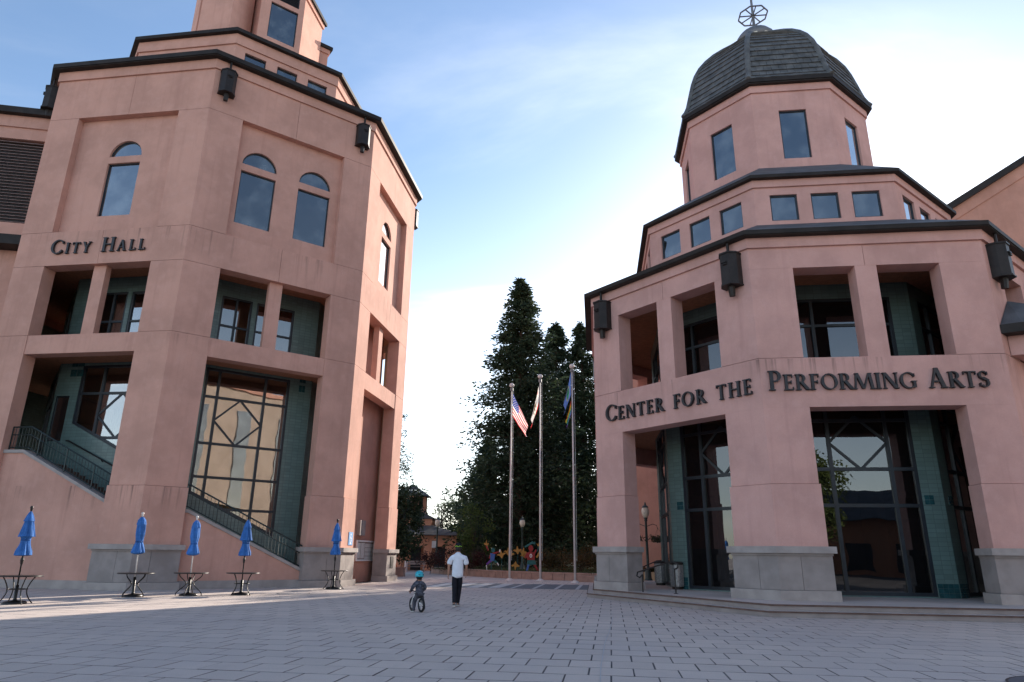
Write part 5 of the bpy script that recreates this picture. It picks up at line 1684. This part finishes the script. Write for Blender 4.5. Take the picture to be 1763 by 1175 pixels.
tr = dict(p0=((0, 0, 1.08), (.15, .115)), p=((0, 0, .985), (.165, .122)), hl=((-.092, 0, .88), .112), kl=((-.078, .02, .51), .083), al=((-.066, -.11, .15), .066), fl=((-.066, -.125, .10), .064), hr=((.092, 0, .88), .112), kr=((.056, .14, .53), .083), ar=((.022, .155, .14), .064), fr=((.022, .155, .08), .062))
skin_mesh('trousers', tr, [('p0', 'p'), ('p', 'hl'), ('p', 'hr')] + chain('hl', 'kl', 'al', 'fl') + chain('hr', 'kr', 'ar', 'fr'), M['trousers'], man, 'p')
for a, b, c in (((-.066, -.17, .085), (-.068, -.07, .06), (-.072, .06, .05)), ((.02, .11, .075), (.022, .22, .055), (.03, .36, .045))):
    skin_mesh('shoe', dict(a=(a, (.05, .052)), b=(b, (.052, .05)), c=(c, (.046, .038))), chain('a', 'b', 'c'), M['shoe'], man, 'b')
    skin_mesh('sole', dict(a=((a[0], a[1] - .01, .028), (.052, .026)), b=((b[0], b[1], .024), (.054, .022)), c=((c[0], c[1] + .02, .024), (.048, .02))), chain('a', 'b', 'c'), M['sole'], man, 'b')
m = MB(); m.lathe([(.098, 1.695), (.106, 1.73), (.104, 1.78), (.08, 1.825), (.03, 1.85), (.005, 1.852)], 20, (0, .035, 0)); cap = m.local('cap', M['trousers'], man, True)
m = MB(); m.extr(lambda u, d, z: (u, .1 + z, 1.705 + d), [(-.085, 0), (.085, 0), (.075, .08), (.03, .11), (-.03, .11), (-.075, .08)], [], 0, .012); m.local('peak', M['trousers'], cap)
m = MB(); m.tube([(.106 * cos(a), .035 + .106 * sin(a), 1.735 + .025 * sin((a + pi / 2) * 3) ** 2) for a in [pi + i * pi / 14 for i in range(15)]], .007, 6); m.local('trim', M['neon'], cap)
m = MB(); m.lathe([(.07, 1.60), (.088, 1.64), (.094, 1.70), (.09, 1.73)], 18, (0, .022, 0)); m.local('hair', M['hair'], man, True)

kid = thing('person', 'small child in a turquoise helmet and grey patterned jacket astride a balance bike', 'person', (-2.46, 19.9, 0), radians(33))
K = dict(pel=((0, 0, .47), (.085, .07)), belly=((0, .01, .56), (.085, .07)), chest=((0, .03, .69), (.10, .075)), neck=((0, .05, .80), .038), chin=((0, .06, .85), .055), head=((0, .055, .92), (.082, .09)), crown=((0, .045, .985), .06), nose=((0, .15, .905), .010), earL=((-.086, .05, .90), .014), earR=((.086, .05, .90), .014),
         shL=((-.12, .03, .75), .042), elL=((-.19, .04, .62), .032), wrL=((-.19, .17, .515), .022), shR=((.12, .03, .75), .042), elR=((.185, .03, .61), .032), wrR=((.165, .17, .515), .022),
         hipL=((-.06, .01, .44), .055), knL=((-.11, .07, .26), .042), anL=((-.145, -.0, .08), .03), toL=((-.17, .08, .03), .022), hipR=((.06, .0, .44), .055), knR=((.09, -.02, .27), .042), anR=((.10, -.12, .12), .03), toR=((.10, -.05, .04), .022))
E2 = chain('pel', 'belly', 'chest', 'neck', 'chin', 'head', 'crown') + [('head', 'nose'), ('head', 'earL'), ('head', 'earR'), ('chest', 'shL'), ('chest', 'shR'), ('pel', 'hipL'), ('pel', 'hipR')] + chain('shL', 'elL', 'wrL') + chain('shR', 'elR', 'wrR') + chain('hipL', 'knL', 'anL', 'toL') + chain('hipR', 'knR', 'anR', 'toR')
add_hand(K, E2, 'wrL', K['wrL'][0], (.05, .9, -.4), .62, 1, .8); add_hand(K, E2, 'wrR', K['wrR'][0], (-.05, .9, -.4), .62, -1, .8)
skin_mesh('body', K, E2, M['skin'], kid, 'pel', 1)
jk = dict(b=((0, -.0, .45), (.118, .098)), w=((0, .01, .56), (.118, .096)), c=((0, .03, .65), (.128, .10)), n=((0, .035, .74), (.115, .09)), n2=((0, .045, .80), (.065, .06)), n3=((0, .05, .845), (.045, .045)), sl=((-.13, .03, .735), .068), el=((-.195, .04, .615), .052), wl=((-.192, .16, .52), .036), sr=((.13, .03, .735), .068), er=((.19, .03, .605), .052), wr=((.168, .155, .52), .036))
skin_mesh('jacket', jk, chain('b', 'w', 'c', 'n', 'n2', 'n3') + [('n', 'sl'), ('n', 'sr')] + chain('sl', 'el', 'wl') + chain('sr', 'er', 'wr'), M['camo'], kid, 'w')
tk = dict(p=((0, 0, .46), (.10, .085)), hl=((-.062, .01, .42), .072), kl=((-.112, .07, .26), .06), al=((-.146, .0, .09), .046), fl=((-.15, .01, .02), .044), hr=((.062, 0, .42), .072), kr=((.092, -.02, .27), .06), ar=((.10, -.115, .13), .046), fr=((.10, -.12, .05), .044))
skin_mesh('trousers', tk, [('p', 'hl'), ('p', 'hr')] + chain('hl', 'kl', 'al', 'fl') + chain('hr', 'kr', 'ar', 'fr'), M['camo2'], kid, 'p')
for a, c in (((-.146, -.02, .05), (-.18, .1, .04)), ((.10, -.13, .08), (.10, -.02, .045))):
    skin_mesh('shoe', dict(a=(a, .036), c=(c, (.036, .03))), chain('a', 'c'), M['black'], kid, 'a', 1)
    skin_mesh('sole', dict(a=((a[0], a[1] - .005, a[2] - .032), (.038, .016)), c=((c[0], c[1] + .01, c[2] - .026), (.036, .014))), chain('a', 'c'), M['sole'], kid, 'a', 1)
m = MB(); m.lathe([(.112, .905), (.118, .93), (.116, .97), (.098, 1.02), (.06, 1.055), (.005, 1.066)], 24, (0, .05, 0), mod=lambda a, z: 1 + .1 * abs(sin(a))); hl = m.local('helmet', M['helmet'], kid, True)
for x, z, yy in ((-.05, .96, -.058), (.05, .96, -.058), (0, 1.005, -.045), (-.045, 1.02, -.02), (.045, 1.02, -.02)):
    m = MB(); m.box((x, yy, z), (.05, .03, .016)); m.local('vent', M['black'], hl)
m = MB(); m.lathe([(.06, .83), (.082, .86), (.092, .90), (.098, .925)], 16, (0, .045, 0)); m.local('hair', M['hair'], kid, True)

bk = thing('balance_bike', 'child\'s white and black balance bike with spoked wheels', 'bicycle', (-2.46, 19.9, 0), radians(33))


def wheel_(y, parent):
    r = .155
    w = MB(); w.tube([(0, y + r * cos(a), .18 + r * sin(a)) for a in [i * 2 * pi / 24 for i in range(25)]], .030, 8); wo = w.local('wheel', M['rubber'], parent, True)
    m = MB(); m.tube([(0, y + .122 * cos(a), .175 + .128 * sin(a)) for a in [i * 2 * pi / 24 for i in range(25)]], .007, 6); m.local('rim', M['steel'], wo)
    m = MB()
    for i in range(10): a = i * pi / 5; m.bar((0, y, .175), (0, y + .125 * cos(a), .175 + .125 * sin(a)), .005)
    m.local('spokes', M['pole'], wo); m = MB(); m.tube([(-.05, y, .175), (.05, y, .175)], .02, 8); m.local('hub', M['pole'], wo)


wheel_(-.16, bk); wheel_(.40, bk)
m = MB(); m.tube([(0, .30, .42), (0, .12, .26), (0, -.02, .25)], .02, 8); m.tube([(0, -.02, .25), (0, -.06, .38)], .016, 8)
for s in (-1, 1): m.tube([(0, -.02, .25), (s * .04, -.16, .175)], .012, 6)
m.local('frame', M['white'], bk)
m = MB(); m.tube([(0, .28, .50), (0, .31, .36)], .016, 8)
for s in (-1, 1): m.tube([(0, .31, .36), (s * .04, .33, .34), (s * .04, .40, .175)], .012, 6)
m.local('fork', M['white'], bk)
m = MB(); m.tube([(-.2, .2, .525), (-.08, .26, .53), (0, .275, .51), (.08, .26, .53), (.19, .2, .525)], .012, 8); hb = m.local('handlebar', M['black'], bk)
for s in (-1, 1): m = MB(); m.tube([(s * .22, .19, .525), (s * .13, .235, .528)], .018, 8); m.local('grip', M['rubber'], hb)
m = MB(); m.lathe([(.02, .37), (.075, .385), (.085, .41), (.06, .425)], 14, (0, -.06, 0)); m.local('saddle', M['black'], bk, True)

# ================================================================== ACROSS THE PLAZA, BEHIND THE CAMERA (seen in the glass)
t = thing('restaurant_building', 'low tan building with a hipped tile roof across the plaza', 'building', (18, -24, 0))
m = MB(); m.prism([(2, -24), (40, -24), (40, -36), (2, -36)], 0, 5.2); m.build('wall', M['soffit'], t)
m = MB()
a = [(1, -23, 5.21), (41, -23, 5.21), (41, -37, 5.21), (1, -37, 5.21)]; b = [(8, -30, 8.6), (34, -30, 8.6)]
m.poly([a[1], a[0], b[0], b[1]]); m.poly([a[0], a[3], b[0]]); m.poly([a[2], a[1], b[1]]); m.poly([a[3], a[2], b[1], b[0]]); m.poly(a); m.build('roof', M['roof'], t)
for i in range(8): m = MB(); m.box((5 + i * 4.4, -23.98, 1.7), (2.4, .1, 2.6)); m.build('window', M['mullion'], t)
t = thing('office_block', 'tan office block on the right side of the plaza', 'building', (33, -4, 0))
od = Vector((.95, .31)).normalized(); nn = Vector((-od.y, od.x)); oa = Vector((40, -2))
cs_ = [oa - od * 15.5, oa + od * 17]
m = MB(); m.prism([cs_[0][:], cs_[1][:], (cs_[1] - nn * 12)[:], (cs_[0] - nn * 12)[:]], 0, 22); m.build('wall', M['stucco_far'], t)
m = MB(); m.prism([(cs_[0] + nn * .3)[:], (cs_[1] + nn * .3)[:], (cs_[1] - nn * 12)[:], (cs_[0] - nn * 12)[:]], 22.002, 22.6); m.build('cornice', M['stucco_soft'], t)
m = MB(); m.prism([(cs_[0] + nn * .12)[:], (cs_[1] + nn * .12)[:], (cs_[1] - nn * .1)[:], (cs_[0] - nn * .1)[:]], 0, 3.2); m.build('base_course', M['stone'], t)
for i in range(5):
    p = cs_[0] + od * (3.5 + i * 6.4) + nn * .03; mm = MB(); mm.box((p.x, p.y, 12.6), (1.9, .12, 13.5), atan2(od.y, od.x)); mm.build('window', M['glass_up'], t)
broadleaf('plaza_tree', 'leafy green tree across the plaza', 16.0, -13, 10.5, 3.9, M['limeleaf'], 12000, 80, 2.2, .34, 44)
